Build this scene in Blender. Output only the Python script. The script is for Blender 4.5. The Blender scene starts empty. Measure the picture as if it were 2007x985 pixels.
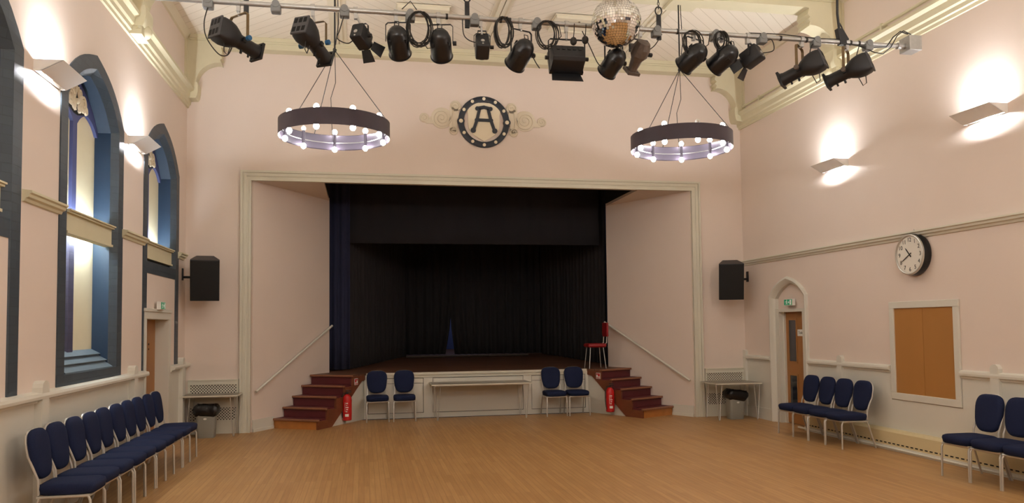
import bpy, math, random
from mathutils import Vector, Matrix
from math import sin, cos, pi, radians

random.seed(7)
S = bpy.context.scene
COL = S.collection

# ------------------------------------------------------------------ camera
cam_d = bpy.data.cameras.new('camera')
cam_d.sensor_width = 36.0
cam_d.lens = 1509.652 / 2007 * 36.0
cam_d.shift_y = (564.0 - 492.5) / 2007
cam_d.clip_start = 0.05
cam = bpy.data.objects.new('camera', cam_d)
COL.objects.link(cam)
_r = Vector((0.98198694, -0.18864185, -0.01076612))
_u = Vector((0.00137418, -0.04984736, 0.9987559))
_f = Vector((0.18894382, 0.98078004, 0.04869023))
cam.matrix_world = Matrix(((_r.x, _u.x, -_f.x, 0), (_r.y, _u.y, -_f.y, -13.2957), (_r.z, _u.z, -_f.z, 1.7), (0, 0, 0, 1)))
S.camera = cam

# ------------------------------------------------------------------ world, exposure
S.view_settings.view_transform = 'Standard'
S.view_settings.look = 'None'
S.view_settings.gamma = 1.0
S.view_settings.use_curve_mapping = False
S.view_settings.exposure = 0.05
w = bpy.data.worlds.new('world')
S.world = w
w.use_nodes = True
w.node_tree.nodes['Background'].inputs[0].default_value = (0.5, 0.6, 0.8, 1)
w.node_tree.nodes['Background'].inputs[1].default_value = 0.02
S.cycles.max_bounces = 8
S.cycles.diffuse_bounces = 5
S.cycles.sample_clamp_indirect = 6.0
S.cycles.caustics_reflective = False
S.cycles.caustics_refractive = False

BULB = 92.0      # chandelier bulbs
SCONCE = 4100.0   # wall light tubes
STRIP = 170.0      # cool tubes behind the window beams
WARM = (1.0, 0.975, 0.93)
COOL = (0.98, 0.985, 1.0)

# ------------------------------------------------------------------ room numbers
XL, XR, ZC = -2.853, 6.972, 6.5
YR = -18.6                      # wall behind the camera
XM = (XL + XR) / 2

# ------------------------------------------------------------------ materials
def srgb(r, g, b):
    def f(c):
        c /= 255.0
        return c / 12.92 if c <= 0.04045 else ((c + 0.055) / 1.055) ** 2.4
    return (f(r), f(g), f(b), 1.0)

MATS = {}
def mat(name, col, rough=0.6, metal=0.0, noise=0.0, nscale=8.0, bump=0.0, bscale=40.0, emit=None, estr=0.0, spec=None, sheen=0.0):
    if name in MATS:
        return MATS[name]
    m = bpy.data.materials.new(name)
    m.use_nodes = True
    nt = m.node_tree
    b = nt.nodes['Principled BSDF']
    b.inputs['Base Color'].default_value = col
    b.inputs['Roughness'].default_value = rough
    b.inputs['Metallic'].default_value = metal
    if spec is not None:
        b.inputs['Specular IOR Level'].default_value = spec
    if sheen:
        b.inputs['Sheen Weight'].default_value = sheen
    tc = nt.nodes.new('ShaderNodeTexCoord')
    if noise:
        n = nt.nodes.new('ShaderNodeTexNoise')
        n.inputs['Scale'].default_value = nscale
        n.inputs['Detail'].default_value = 5
        nt.links.new(tc.outputs['Object'], n.inputs['Vector'])
        mx = nt.nodes.new('ShaderNodeMix')
        mx.data_type = 'RGBA'
        a = tuple(max(0, c * (1 - noise)) for c in col[:3]) + (1,)
        c2 = tuple(min(1, c * (1 + noise)) for c in col[:3]) + (1,)
        mx.inputs[6].default_value = a
        mx.inputs[7].default_value = c2
        nt.links.new(n.outputs['Fac'], mx.inputs[0])
        nt.links.new(mx.outputs[2], b.inputs['Base Color'])
    if bump:
        n2 = nt.nodes.new('ShaderNodeTexNoise')
        n2.inputs['Scale'].default_value = bscale
        n2.inputs['Detail'].default_value = 4
        nt.links.new(tc.outputs['Object'], n2.inputs['Vector'])
        bp = nt.nodes.new('ShaderNodeBump')
        bp.inputs['Strength'].default_value = bump
        bp.inputs['Distance'].default_value = 0.01
        nt.links.new(n2.outputs['Fac'], bp.inputs['Height'])
        nt.links.new(bp.outputs['Normal'], b.inputs['Normal'])
    if emit:
        b.inputs['Emission Color'].default_value = (*emit, 1)
        b.inputs['Emission Strength'].default_value = estr
    MATS[name] = m
    return m

M_wall = mat('pink_wall_paint', srgb(224, 209, 198), 0.75, noise=0.035, nscale=1.5, bump=0.12, bscale=9)
M_white = mat('off_white_paint', srgb(214, 211, 200), 0.55, noise=0.03, nscale=3)
M_cream = mat('cream_green_paint', srgb(210, 203, 173), 0.55, noise=0.05, nscale=5)
M_trim = mat('frame_paint', srgb(212, 208, 192), 0.5, noise=0.03)
M_panelcream = mat('cream_panel_paint', srgb(222, 214, 184), 0.7, noise=0.03)
M_blackmetal = mat('black_metal', srgb(21, 22, 26), 0.5, noise=0.2, nscale=20)
M_blackgloss = mat('black_enamel', srgb(17, 18, 22), 0.28, noise=0.15, nscale=15)
M_ringmetal = mat('dark_iron_paint', srgb(66, 58, 72), 0.5, noise=0.15, nscale=12)
M_steel = mat('galvanised_steel', srgb(178, 178, 176), 0.38, metal=0.7, noise=0.12, nscale=30)
M_chrome = mat('chair_metal', srgb(196, 192, 184), 0.32, metal=0.55)
M_greybox = mat('grey_plastic_box', srgb(120, 122, 122), 0.5)
M_brownyoke = mat('worn_brown_yoke_paint', srgb(104, 84, 52), 0.6, noise=0.35, nscale=40)
M_oldgrey = mat('worn_grey_brown_metal', srgb(92, 80, 72), 0.6, noise=0.3, nscale=30)
M_blue = mat('window_blue_paint', srgb(20, 46, 72), 0.6, noise=0.12, nscale=6)
M_purple = mat('lilac_blue_paint', srgb(70, 78, 128), 0.6, noise=0.1, nscale=6)
M_fabric = mat('navy_fabric', srgb(32, 39, 66), 0.95, noise=0.4, nscale=160, bump=0.3, bscale=300, spec=0.15)
M_black_cloth = mat('black_drape', srgb(40, 37, 38), 0.95, noise=0.2, nscale=3)
M_navy_cloth = mat('navy_drape', srgb(36, 40, 66), 0.95, noise=0.15, nscale=3)
M_stageblue = mat('blue_backcloth', srgb(84, 98, 160), 0.9)
M_cable = mat('black_rubber_cable', srgb(38, 35, 32), 0.6)
M_red = mat('red_enamel', srgb(190, 22, 24), 0.35)
M_redfab = mat('red_vinyl', srgb(138, 20, 26), 0.5)
M_maroon = mat('maroon_lino', srgb(92, 32, 36), 0.55, noise=0.12, nscale=10)
M_nosing = mat('worn_step_nosing', srgb(138, 92, 66), 0.5, noise=0.25, nscale=25)
M_bin = mat('grey_bin_plastic', srgb(146, 146, 138), 0.5)
M_bag = mat('black_bin_bag', srgb(22, 20, 22), 0.3, bump=1.0, bscale=18)
M_whiteplain = mat('white_plastic', srgb(232, 230, 224), 0.4)
M_lampwhite = mat('white_plaster_lamp', srgb(236, 234, 230), 0.5)
M_green = mat('exit_sign_green', srgb(24, 140, 92), 0.4, emit=(0.05, 0.55, 0.3), estr=0.12)
M_signwhite = mat('sign_white', srgb(240, 242, 236), 0.4, emit=(0.8, 0.9, 0.8), estr=0.1)
M_dark = mat('dark_void', srgb(12, 11, 11), 0.9)
M_hole = mat('dark_grille_hole', srgb(18, 15, 14), 0.9)
M_speaker = mat('black_speaker_cloth', srgb(26, 26, 27), 0.85, bump=0.4, bscale=400)
M_emblem = mat('emblem_slate_paint', srgb(38, 44, 54), 0.5)
M_shield = mat('emblem_cream_paint', srgb(232, 220, 194), 0.6)
M_scroll = mat('scroll_cream_paint', srgb(216, 204, 182), 0.6)
M_tabletop = mat('grey_laminate', srgb(126, 116, 102), 0.28, noise=0.08, nscale=12)
M_heater = mat('heater_cream_enamel', srgb(212, 196, 154), 0.5)
M_faces = mat('clock_face_paper', srgb(226, 222, 212), 0.5)
M_bulb = mat('lit_bulb', (1, 1, 1, 1), 0.3, emit=WARM, estr=BULB)
M_bulb_rear = mat('lit_bulb_rear', (1, 1, 1, 1), 0.3, emit=WARM, estr=BULB * 1.9)  # bulbs of the added rear chandeliers, boosted to brighten the splayed walls
M_bulboff = mat('unlit_clear_bulb', srgb(225, 222, 215), 0.1)
M_tube = mat('lit_halogen_tube', (1, 1, 1, 1), 0.3, emit=COOL, estr=SCONCE)
M_strip = mat('lit_cool_tube', (1, 1, 1, 1), 0.3, emit=(0.82, 0.92, 1.0), estr=STRIP)
M_blueknob = mat('blue_plastic_knob', srgb(34, 92, 140), 0.4)
M_ceilpaint = mat('ceiling_trim_paint', srgb(222, 214, 192), 0.6, noise=0.03)

def plank_mat(name, c1, c2, cm, width, length, along='Y', rough=0.35, grain=0.25, mortar=0.012):
    m = bpy.data.materials.new(name); m.use_nodes = True
    nt = m.node_tree; b = nt.nodes['Principled BSDF']
    tc = nt.nodes.new('ShaderNodeTexCoord'); sp = nt.nodes.new('ShaderNodeSeparateXYZ')
    cb = nt.nodes.new('ShaderNodeCombineXYZ')
    nt.links.new(tc.outputs['Object'], sp.inputs[0])
    if along == 'Y':
        nt.links.new(sp.outputs['Y'], cb.inputs['X']); nt.links.new(sp.outputs['X'], cb.inputs['Y'])
    else:
        nt.links.new(sp.outputs['X'], cb.inputs['X']); nt.links.new(sp.outputs['Y'], cb.inputs['Y'])
    br = nt.nodes.new('ShaderNodeTexBrick')
    br.inputs['Color1'].default_value = c1; br.inputs['Color2'].default_value = c2; br.inputs['Mortar'].default_value = cm
    br.inputs['Scale'].default_value = 1.0; br.inputs['Mortar Size'].default_value = mortar * width * 4
    br.inputs['Brick Width'].default_value = length; br.inputs['Row Height'].default_value = width
    br.offset = 0.37; br.offset_frequency = 3
    nt.links.new(cb.outputs[0], br.inputs['Vector'])
    mp = nt.nodes.new('ShaderNodeMapping'); mp.inputs['Scale'].default_value = (1.2, 26, 1)
    nt.links.new(cb.outputs[0], mp.inputs[0])
    n = nt.nodes.new('ShaderNodeTexNoise'); n.inputs['Scale'].default_value = 1.6; n.inputs['Detail'].default_value = 6
    nt.links.new(mp.outputs[0], n.inputs['Vector'])
    mx = nt.nodes.new('ShaderNodeMix'); mx.data_type = 'RGBA'; mx.blend_type = 'MULTIPLY'; mx.inputs[0].default_value = 1
    rr = nt.nodes.new('ShaderNodeMapRange'); rr.inputs['To Min'].default_value = 1 - grain; rr.inputs['To Max'].default_value = 1 + grain
    nt.links.new(n.outputs['Fac'], rr.inputs['Value'])
    nt.links.new(br.outputs['Color'], mx.inputs[6]); nt.links.new(rr.outputs[0], mx.inputs[7])
    nt.links.new(mx.outputs[2], b.inputs['Base Color'])
    n3 = nt.nodes.new('ShaderNodeTexNoise'); n3.inputs['Scale'].default_value = 0.7; n3.inputs['Detail'].default_value = 4
    nt.links.new(tc.outputs['Object'], n3.inputs['Vector'])
    r2 = nt.nodes.new('ShaderNodeMapRange'); r2.inputs['To Min'].default_value = rough - 0.08; r2.inputs['To Max'].default_value = rough + 0.12
    nt.links.new(n3.outputs['Fac'], r2.inputs['Value']); nt.links.new(r2.outputs[0], b.inputs['Roughness'])
    return m

M_floor = plank_mat('maple_strip_floor', srgb(182, 140, 90), srgb(167, 125, 78), srgb(154, 112, 68), 0.058, 1.1, 'Y', 0.40, 0.25)
M_stagefloor = plank_mat('dark_stage_boards', srgb(110, 74, 52), srgb(92, 60, 42), srgb(52, 34, 24), 0.14, 3.0, 'X', 0.5, 0.25)
M_wood = mat('orange_pine', srgb(186, 122, 62), 0.4, noise=0.3, nscale=7)
M_darkwood = mat('stained_stringer_wood', srgb(116, 64, 40), 0.4, noise=0.3, nscale=6)
M_ply = plank_mat('beech_ply', srgb(206, 152, 88), srgb(198, 142, 80), srgb(170, 120, 64), 3.0, 6.0, 'Y', 0.45, 0.12)
M_door = plank_mat('beech_door', srgb(196, 136, 82), srgb(186, 126, 74), srgb(160, 110, 60), 3.0, 6.0, 'Y', 0.45, 0.12)

def brick_paint(name, col, col2):
    m = bpy.data.materials.new(name); m.use_nodes = True
    nt = m.node_tree; b = nt.nodes['Principled BSDF']
    tc = nt.nodes.new('ShaderNodeTexCoord'); sp = nt.nodes.new('ShaderNodeSeparateXYZ'); cb = nt.nodes.new('ShaderNodeCombineXYZ')
    ad = nt.nodes.new('ShaderNodeMath'); ad.operation = 'ADD'
    nt.links.new(tc.outputs['Object'], sp.inputs[0])
    nt.links.new(sp.outputs['X'], ad.inputs[0]); nt.links.new(sp.outputs['Y'], ad.inputs[1])
    nt.links.new(ad.outputs[0], cb.inputs['X']); nt.links.new(sp.outputs['Z'], cb.inputs['Y'])
    br = nt.nodes.new('ShaderNodeTexBrick')
    br.inputs['Color1'].default_value = col; br.inputs['Color2'].default_value = col2
    br.inputs['Mortar'].default_value = tuple(c * 0.8 for c in col[:3]) + (1,)
    br.inputs['Scale'].default_value = 1; br.inputs['Brick Width'].default_value = 0.23; br.inputs['Row Height'].default_value = 0.078
    br.inputs['Mortar Size'].default_value = 0.006
    nt.links.new(cb.outputs[0], br.inputs['Vector'])
    nt.links.new(br.outputs['Color'], b.inputs['Base Color'])
    bp = nt.nodes.new('ShaderNodeBump'); bp.inputs['Strength'].default_value = 0.6; bp.inputs['Distance'].default_value = 0.006
    bp.invert = True
    nt.links.new(br.outputs['Fac'], bp.inputs['Height']); nt.links.new(bp.outputs['Normal'], b.inputs['Normal'])
    b.inputs['Roughness'].default_value = 0.5
    return m
M_sill = mat('lit_sill_paint', srgb(92, 106, 118), 0.6, noise=0.12, nscale=12)  # same window paint lightened: light falling on the sill put into the colour
M_band = brick_paint('slate_painted_brick', srgb(58, 70, 80), srgb(52, 63, 74))
M_bluebrick = brick_paint('blue_painted_brick', srgb(44, 74, 112), srgb(40, 68, 104))
M_purplebrick = brick_paint('lilac_painted_brick', srgb(76, 76, 102), srgb(68, 68, 94))

def ceiling_mat():
    m = bpy.data.materials.new('herringbone_ceiling_boards'); m.use_nodes = True
    nt = m.node_tree; b = nt.nodes['Principled BSDF']; L = nt.links
    def math(op, a=None, bb=None, v1=None, v2=None):
        n = nt.nodes.new('ShaderNodeMath'); n.operation = op
        if a is not None: L.new(a, n.inputs[0])
        elif v1 is not None: n.inputs[0].default_value = v1
        if bb is not None: L.new(bb, n.inputs[1])
        elif v2 is not None: n.inputs[1].default_value = v2
        return n.outputs[0]
    tc = nt.nodes.new('ShaderNodeTexCoord'); sp = nt.nodes.new('ShaderNodeSeparateXYZ'); L.new(tc.outputs['Object'], sp.inputs[0])
    t = math('MULTIPLY', math('SUBTRACT', sp.outputs['X'], v2=XL), v2=1 / 2.456)
    par = math('MODULO', math('FLOOR', t), v2=2.0)
    s = math('SUBTRACT', v1=1.0, bb=math('MULTIPLY', par, v2=2.0))
    u = math('MULTIPLY', math('ADD', sp.outputs['X'], math('MULTIPLY', s, sp.outputs['Y'])), v2=0.7071)
    fr = math('FRACT', math('MULTIPLY', math('ADD', u, v2=60.0), v2=1 / 0.165))
    line = math('LESS_THAN', fr, v2=0.045)
    mx = nt.nodes.new('ShaderNodeMix'); mx.data_type = 'RGBA'
    mx.inputs[6].default_value = srgb(232, 224, 208); mx.inputs[7].default_value = srgb(196, 185, 164)
    L.new(line, mx.inputs[0]); L.new(mx.outputs[2], b.inputs['Base Color'])
    bp = nt.nodes.new('ShaderNodeBump'); bp.inputs['Strength'].default_value = 0.5; bp.inputs['Distance'].default_value = 0.006; bp.invert = True
    L.new(line, bp.inputs['Height']); L.new(bp.outputs['Normal'], b.inputs['Normal'])
    b.inputs['Roughness'].default_value = 0.6
    return m
M_ceiling = ceiling_mat()

def lattice_mat():
    m = bpy.data.materials.new('perforated_grille'); m.use_nodes = True
    nt = m.node_tree; b = nt.nodes['Principled BSDF']; L = nt.links
    tc = nt.nodes.new('ShaderNodeTexCoord'); sp = nt.nodes.new('ShaderNodeSeparateXYZ'); L.new(tc.outputs['Object'], sp.inputs[0])
    def tri(sign):
        a = nt.nodes.new('ShaderNodeMath'); a.operation = 'ADD' if sign > 0 else 'SUBTRACT'
        L.new(sp.outputs['X'], a.inputs[0]); L.new(sp.outputs['Z'], a.inputs[1])
        q = nt.nodes.new('ShaderNodeMath'); q.operation = 'MULTIPLY'; q.inputs[1].default_value = 1 / 0.046; L.new(a.outputs[0], q.inputs[0])
        f = nt.nodes.new('ShaderNodeMath'); f.operation = 'FRACT'; L.new(q.outputs[0], f.inputs[0])
        g = nt.nodes.new('ShaderNodeMath'); g.operation = 'COMPARE'; g.inputs[1].default_value = 0.5; g.inputs[2].default_value = 0.29; L.new(f.outputs[0], g.inputs[0])
        return g.outputs[0]
    mu = nt.nodes.new('ShaderNodeMath'); mu.operation = 'MULTIPLY'; L.new(tri(1), mu.inputs[0]); L.new(tri(-1), mu.inputs[1])
    mx = nt.nodes.new('ShaderNodeMix'); mx.data_type = 'RGBA'
    mx.inputs[6].default_value = srgb(214, 208, 192); mx.inputs[7].default_value = srgb(16, 13, 12)
    L.new(mu.outputs[0], mx.inputs[0]); L.new(mx.outputs[2], b.inputs['Base Color'])
    return m
M_lattice = lattice_mat()

def glass_mat():
    m = bpy.data.materials.new('dark_door_glass'); m.use_nodes = True
    b = m.node_tree.nodes['Principled BSDF']
    b.inputs['Base Color'].default_value = srgb(40, 44, 52); b.inputs['Roughness'].default_value = 0.08
    b.inputs['Specular IOR Level'].default_value = 0.8
    return m
M_glass = glass_mat()
M_mirror = mat('mirror_tile', srgb(235, 235, 232), 0.04, metal=1.0)

# ------------------------------------------------------------------ mesh builder
class MB:
    def __init__(self):
        self.v = []; self.f = []; self.mi = []; self.cur = 0
    def add(self, vs, fs):
        o = len(self.v)
        self.v += [tuple(p) for p in vs]
        for f in fs:
            self.f.append([i + o for i in f]); self.mi.append(self.cur)
        return self
    def box(self, x0, x1, y0, y1, z0, z1, M=None):
        vs = [Vector(p) for p in ((x0, y0, z0), (x1, y0, z0), (x1, y1, z0), (x0, y1, z0), (x0, y0, z1), (x1, y0, z1), (x1, y1, z1), (x0, y1, z1))]
        if M: vs = [M @ p for p in vs]
        return self.add(vs, [(0, 3, 2, 1), (4, 5, 6, 7), (0, 1, 5, 4), (1, 2, 6, 5), (2, 3, 7, 6), (3, 0, 4, 7)])
    def rbox(self, x0, x1, y0, y1, z0, z1, r, M=None, n=3, top_only=False):
        """box with all vertical+horizontal edges rounded (superellipse-like stack)"""
        cx, cy = (x0 + x1) / 2, (y0 + y1) / 2
        hx, hy = (x1 - x0) / 2, (y1 - y0) / 2
        layers = []
        for k in range(n + 1):
            a = pi / 2 * k / n
            layers.append((z0 + r * (1 - sin(a)), r * (1 - cos(a)))) if False else None
        zs = []
        for k in range(n + 1):
            a = pi / 2 * k / n
            zs.append((z0 + r - r * cos(a), r - r * sin(a)))
        zs += [(z1 - (zz - z0), ins) for zz, ins in reversed(zs)]
        if top_only: zs = [(z0, 0)] + zs[n + 1:]
        rings = []
        for zz, ins in zs:
            ring = []
            ax, ay = hx - ins, hy - ins
            rr = max(r - ins, 0.0005) if True else r
            rr = min(r, ax, ay)
            for c, (sx, sy) in enumerate(((1, 1), (-1, 1), (-1, -1), (1, -1))):
                for k in range(n + 1):
                    a = pi / 2 * (c + k / n)
                    ring.append(Vector((cx + sx * (ax - rr) + rr * cos(a), cy + sy * (ay - rr) + rr * sin(a), zz)))
            rings.append(ring)
        return self.loft(rings, M)
    def loft(self, rings, M=None, caps=True):
        n = len(rings[0]); vs = []
        for r in rings: vs += [Vector(p) for p in r]
        if M: vs = [M @ p for p in vs]
        fs = []
        for i in range(len(rings) - 1):
            for j in range(n):
                a = i * n + j; b = i * n + (j + 1) % n
                fs.append((a, b, b + n, a + n))
        if caps:
            fs.append(tuple(reversed(range(n))))
            fs.append(tuple(range((len(rings) - 1) * n, len(rings) * n)))
        return self.add(vs, fs)
    def prism(self, poly, axis, a0, a1, M=None):
        """2D polygon extruded along an axis. axis X: (y,z); Y: (x,z); Z: (x,y)"""
        def P(p, a):
            if axis == 'X': return Vector((a, p[0], p[1]))
            if axis == 'Y': return Vector((p[0], a, p[1]))
            return Vector((p[0], p[1], a))
        n = len(poly)
        vs = [P(p, a0) for p in poly] + [P(p, a1) for p in poly]
        if M: vs = [M @ p for p in vs]
        fs = [tuple(range(n)), tuple(reversed(range(n, 2 * n)))] + [(i, (i + 1) % n, n + (i + 1) % n, n + i) for i in range(n)]
        return self.add(vs, fs)
    def cyl(self, p0, p1, r0, r1=None, n=12, caps=True):
        r1 = r0 if r1 is None else r1
        p0, p1 = Vector(p0), Vector(p1)
        d = (p1 - p0).normalized()
        a = d.orthogonal().normalized(); b = d.cross(a)
        rings = [[p + (a * cos(2 * pi * k / n) + b * sin(2 * pi * k / n)) * r for k in range(n)] for p, r in ((p0, r0), (p1, r1))]
        return self.loft(rings, None, caps)
    def tube(self, pts, r, n=8, closed=False, flat=None):
        pts = [Vector(p) for p in pts]
        m = len(pts); rings = []
        prev = None
        for i, p in enumerate(pts):
            if closed: t = (pts[(i + 1) % m] - pts[i - 1])
            else: t = pts[min(i + 1, m - 1)] - pts[max(i - 1, 0)]
            t.normalize()
            if prev is None:
                a = t.orthogonal().normalized()
                if flat is not None:
                    fl = Vector(flat); a = (fl - t * fl.dot(t)).normalized()
            else:
                a = (prev - t * prev.dot(t))
                a = a.normalized() if a.length > 1e-6 else t.orthogonal().normalized()
            prev = a
            b = t.cross(a)
            if isinstance(r, tuple):
                rings.append([p + a * (sx * r[0]) + b * (sy * r[1]) for sx, sy in ((1, 1), (-1, 1), (-1, -1), (1, -1))])
            else:
                rings.append([p + (a * cos(2 * pi * k / n) + b * sin(2 * pi * k / n)) * r for k in range(n)])
        if closed:
            rings.append(rings[0])
            return self.loft(rings, None, False)
        return self.loft(rings)
    def lathe(self, prof, M=None, n=24, caps=True):
        """prof: (t, r) along local Z"""
        rings = [[Vector((max(r, 1e-4) * cos(2 * pi * k / n), max(r, 1e-4) * sin(2 * pi * k / n), t)) for k in range(n)] for t, r in prof]
        return self.loft(rings, M, caps)
    def ball(self, c, r, nu=14, nv=8, sz=1.0):
        prof = [(-r * cos(pi * k / nv) * sz, r * sin(pi * k / nv)) for k in range(nv + 1)]
        return self.lathe(prof, Matrix.Translation(Vector(c)), nu, False)
    def build(self, name, mats, parent=None, smooth=35, loc=None, bevel=0):
        me = bpy.data.meshes.new(name)
        o = loc if loc is not None else (Vector((0, 0, 0)))
        if parent is not None and loc is None:
            o = Vector(parent['_o']) if '_o' in parent.keys() else Vector((0, 0, 0))
            shift = o; oloc = None
        else:
            shift = Vector(o); oloc = shift
        me.from_pydata([Vector(p) - shift for p in self.v], [], self.f)
        if not isinstance(mats, (list, tuple)): mats = [mats]
        for m_ in mats: me.materials.append(m_)
        for p, i in zip(me.polygons, self.mi): p.material_index = i
        import bmesh
        bm = bmesh.new(); bm.from_mesh(me); bmesh.ops.recalc_face_normals(bm, faces=bm.faces); bm.to_mesh(me); bm.free()
        if smooth:
            me.shade_smooth()
            me.set_sharp_from_angle(angle=radians(smooth))
        ob = bpy.data.objects.new(name, me); COL.objects.link(ob)
        if oloc is not None: ob.location = oloc
        if parent is not None: ob.parent = parent
        if bevel:
            md = ob.modifiers.new('bevel', 'BEVEL'); md.width = bevel; md.segments = 2; md.limit_method = 'ANGLE'
        return ob

def thing(name, label, cat, loc=(0, 0, 0), group=None, rz=0.0, local=False):
    """an Empty at the thing's base; parts are given in world coordinates unless local"""
    o = bpy.data.objects.new(name, None); COL.objects.link(o)
    o.location = loc; o.rotation_euler = (0, 0, rz)
    o['label'] = label; o['category'] = cat
    if group: o['group'] = group
    o['_o'] = (0.0, 0.0, 0.0) if local else tuple(loc)
    o.empty_display_size = 0.1
    return o
def tag(o, label, cat, group=None):
    o['label'] = label; o['category'] = cat
    if group: o['group'] = group
    return o
def struct(o, label=None):
    o['kind'] = 'structure'
    if label: o['label'] = label
    return o
def sub(o, part):
    """make part a child of another mesh part (both in the same coordinates)"""
    part.parent = o
    return part
def copy_tree(o, parent=None):
    c = o.copy(); COL.objects.link(c)
    if parent is not None: c.parent = parent
    for ch in list(o.children): copy_tree(ch, c)
    return c

def rectframe(b, axis, a0, a1, u0, u1, z0, z1, w_):
    """four butted boards round a rectangle; axis X: plane (y,z), axis Y: plane (x,z), axis Z: plane (x,y)"""
    for p, q, r, t_ in ((u0, u1, z1 - w_, z1), (u0, u1, z0, z0 + w_), (u0, u0 + w_, z0 + w_, z1 - w_), (u1 - w_, u1, z0 + w_, z1 - w_)):
        if axis == 'X': b.box(a0, a1, p, q, r, t_)
        elif axis == 'Y': b.box(p, q, a0, a1, r, t_)
        else: b.box(p, q, r, t_, a0, a1)

def arch(h, zs, za, n=8, yc=0.0):
    pts = []
    for k in range(-n, n + 1):
        t = abs(k) / n
        pts.append((yc + h * k / n, zs + (za - zs) * (1 - 0.43 * t - 0.57 * t ** 3)))
    return pts

def text_poly(s, size, align='CENTER'):
    cu = bpy.data.curves.new('t', 'FONT'); cu.body = s; cu.size = size; cu.align_x = align; cu.align_y = 'CENTER'; cu.extrude = 0.0008
    ob = bpy.data.objects.new('t', cu); COL.objects.link(ob)
    dg = bpy.context.evaluated_depsgraph_get()
    me = bpy.data.meshes.new_from_object(ob.evaluated_get(dg))
    vs = [v.co.copy() for v in me.vertices]; fs = [tuple(p.vertices) for p in me.polygons]
    bpy.data.objects.remove(ob); bpy.data.curves.remove(cu); bpy.data.meshes.remove(me)
    return vs, fs

# ================================================================== THE SETTING
b = MB(); b.box(XL - .3, XR + .3, YR, 1.2, -0.12, 0); struct(b.build('floor', M_floor, smooth=0))
b = MB(); b.box(XL - .3, XR + .3, YR, 0.3, ZC, ZC + .1); struct(b.build('ceiling', M_ceiling, smooth=0))
b = MB(); b.box(XL - .3, XR + .3, YR - .2, YR, 0, ZC); struct(b.build('wall_rear', M_wall, smooth=0))

# back wall with the proscenium opening
FL, FR, FZ = -1.83, 5.95, 4.15
b = MB()
b.box(XL - .3, FL - .02, 0, 0.16, 0, ZC); b.box(FR + .02, XR + .3, 0, 0.16, 0, ZC); b.box(FL - .02, FR + .02, 0, 0.16, FZ + .02, ZC)
struct(b.build('wall_back', M_wall, smooth=0))
# proscenium frame: stepped moulding
b = MB()
for (o, i, y) in ((0.17, 0.135, -0.055), (0.135, 0.118, -0.035), (0.118, 0.075, -0.046), (0.075, 0.03, -0.035), (0.03, 0.0, -0.05)):
    b.box(FL - o, FL - i, y, .01, 0, FZ + i); b.box(FR + i, FR + o, y, .01, 0, FZ + i); b.box(FL - o, FR + o, y, .01, FZ + i, FZ + o)
struct(b.build('trim_1', M_trim, smooth=0))

# splayed side walls of the proscenium
WL0, WL1 = Vector((-1.80, 0.0)), Vector((-0.65, 1.90))
WR0, WR1 = Vector((5.93, 0.0)), Vector((4.92, 1.90))
def splay(p0, p1, side, name):
    t = (p1 - p0).normalized(); n = Vector((t.y, -t.x)) * (1 if side < 0 else -1)   # n points into the opening
    q = [p0, p1, p1 - n * .045, p0 - n * .045 - t * 0.0]
    b = MB(); b.prism([tuple(x) for x in q], 'Z', 0, FZ + .05)
    return struct(b.build(name, M_wall, smooth=0)), t, n
_, tL, nL = splay(WL0, WL1, -1, 'wall_splay_left')
_, tR, nR = splay(WR0, WR1, 1, 'wall_splay_right')
# triangular soffits
b = MB(); b.prism([(WL0.x - .1, 0.0), (WL1.x - .01, 0.0), (WL1.x - .01, WL1.y)], 'Z', FZ, FZ + .05); struct(b.build('trim_2', M_wall, smooth=0))
b = MB(); b.prism([(WR0.x + .1, 0.0), (WR1.x + .01, 0.0), (WR1.x + .01, WR1.y)], 'Z', FZ, FZ + .05); struct(b.build('trim_3', M_wall, smooth=0))
# stage house shell (dark)
b = MB()
b.box(-3.4, -3.3, 0.17, 9.2, 0, 5.6); b.box(7.4, 7.5, 0.17, 9.2, 0, 5.6); b.box(-3.4, 7.5, 9.1, 9.2, 0, 5.6)
b.box(-3.4, 7.5, 0.17, 9.2, 5.5, 5.6)
b.box(-3.3, WL1.x - .05, 1.92, 1.96, 0.84, 5.5); b.box(WR1.x + .05, 7.4, 1.92, 1.96, 0.84, 5.5)
b.box(WL1.x - .03, WL1.x, 0.17, 1.92, FZ + .05, 5.5); b.box(WR1.x, WR1.x + .03, 0.17, 1.92, FZ + .05, 5.5)
struct(b.build('wall_stage_house', M_dark, smooth=0))
# skirtings on the splays
for nm, p0, t, n, s1 in (('baseboard_splay_left', WL0, tL, nL, .53), ('baseboard_splay_right', WR0, tR, nR, .49)):
    b = MB()
    q = [p0, p0 + t * s1, p0 + t * s1 + n * .018, p0 + n * .018]
    b.prism([tuple(x) for x in q], 'Z', 0, .2)
    q = [p0, p0 + t * s1, p0 + t * s1 + n * .03, p0 + n * .03]
    b.prism([tuple(x) for x in q], 'Z', 0, .05)
    struct(b.build(nm, M_white, smooth=0))

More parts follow.
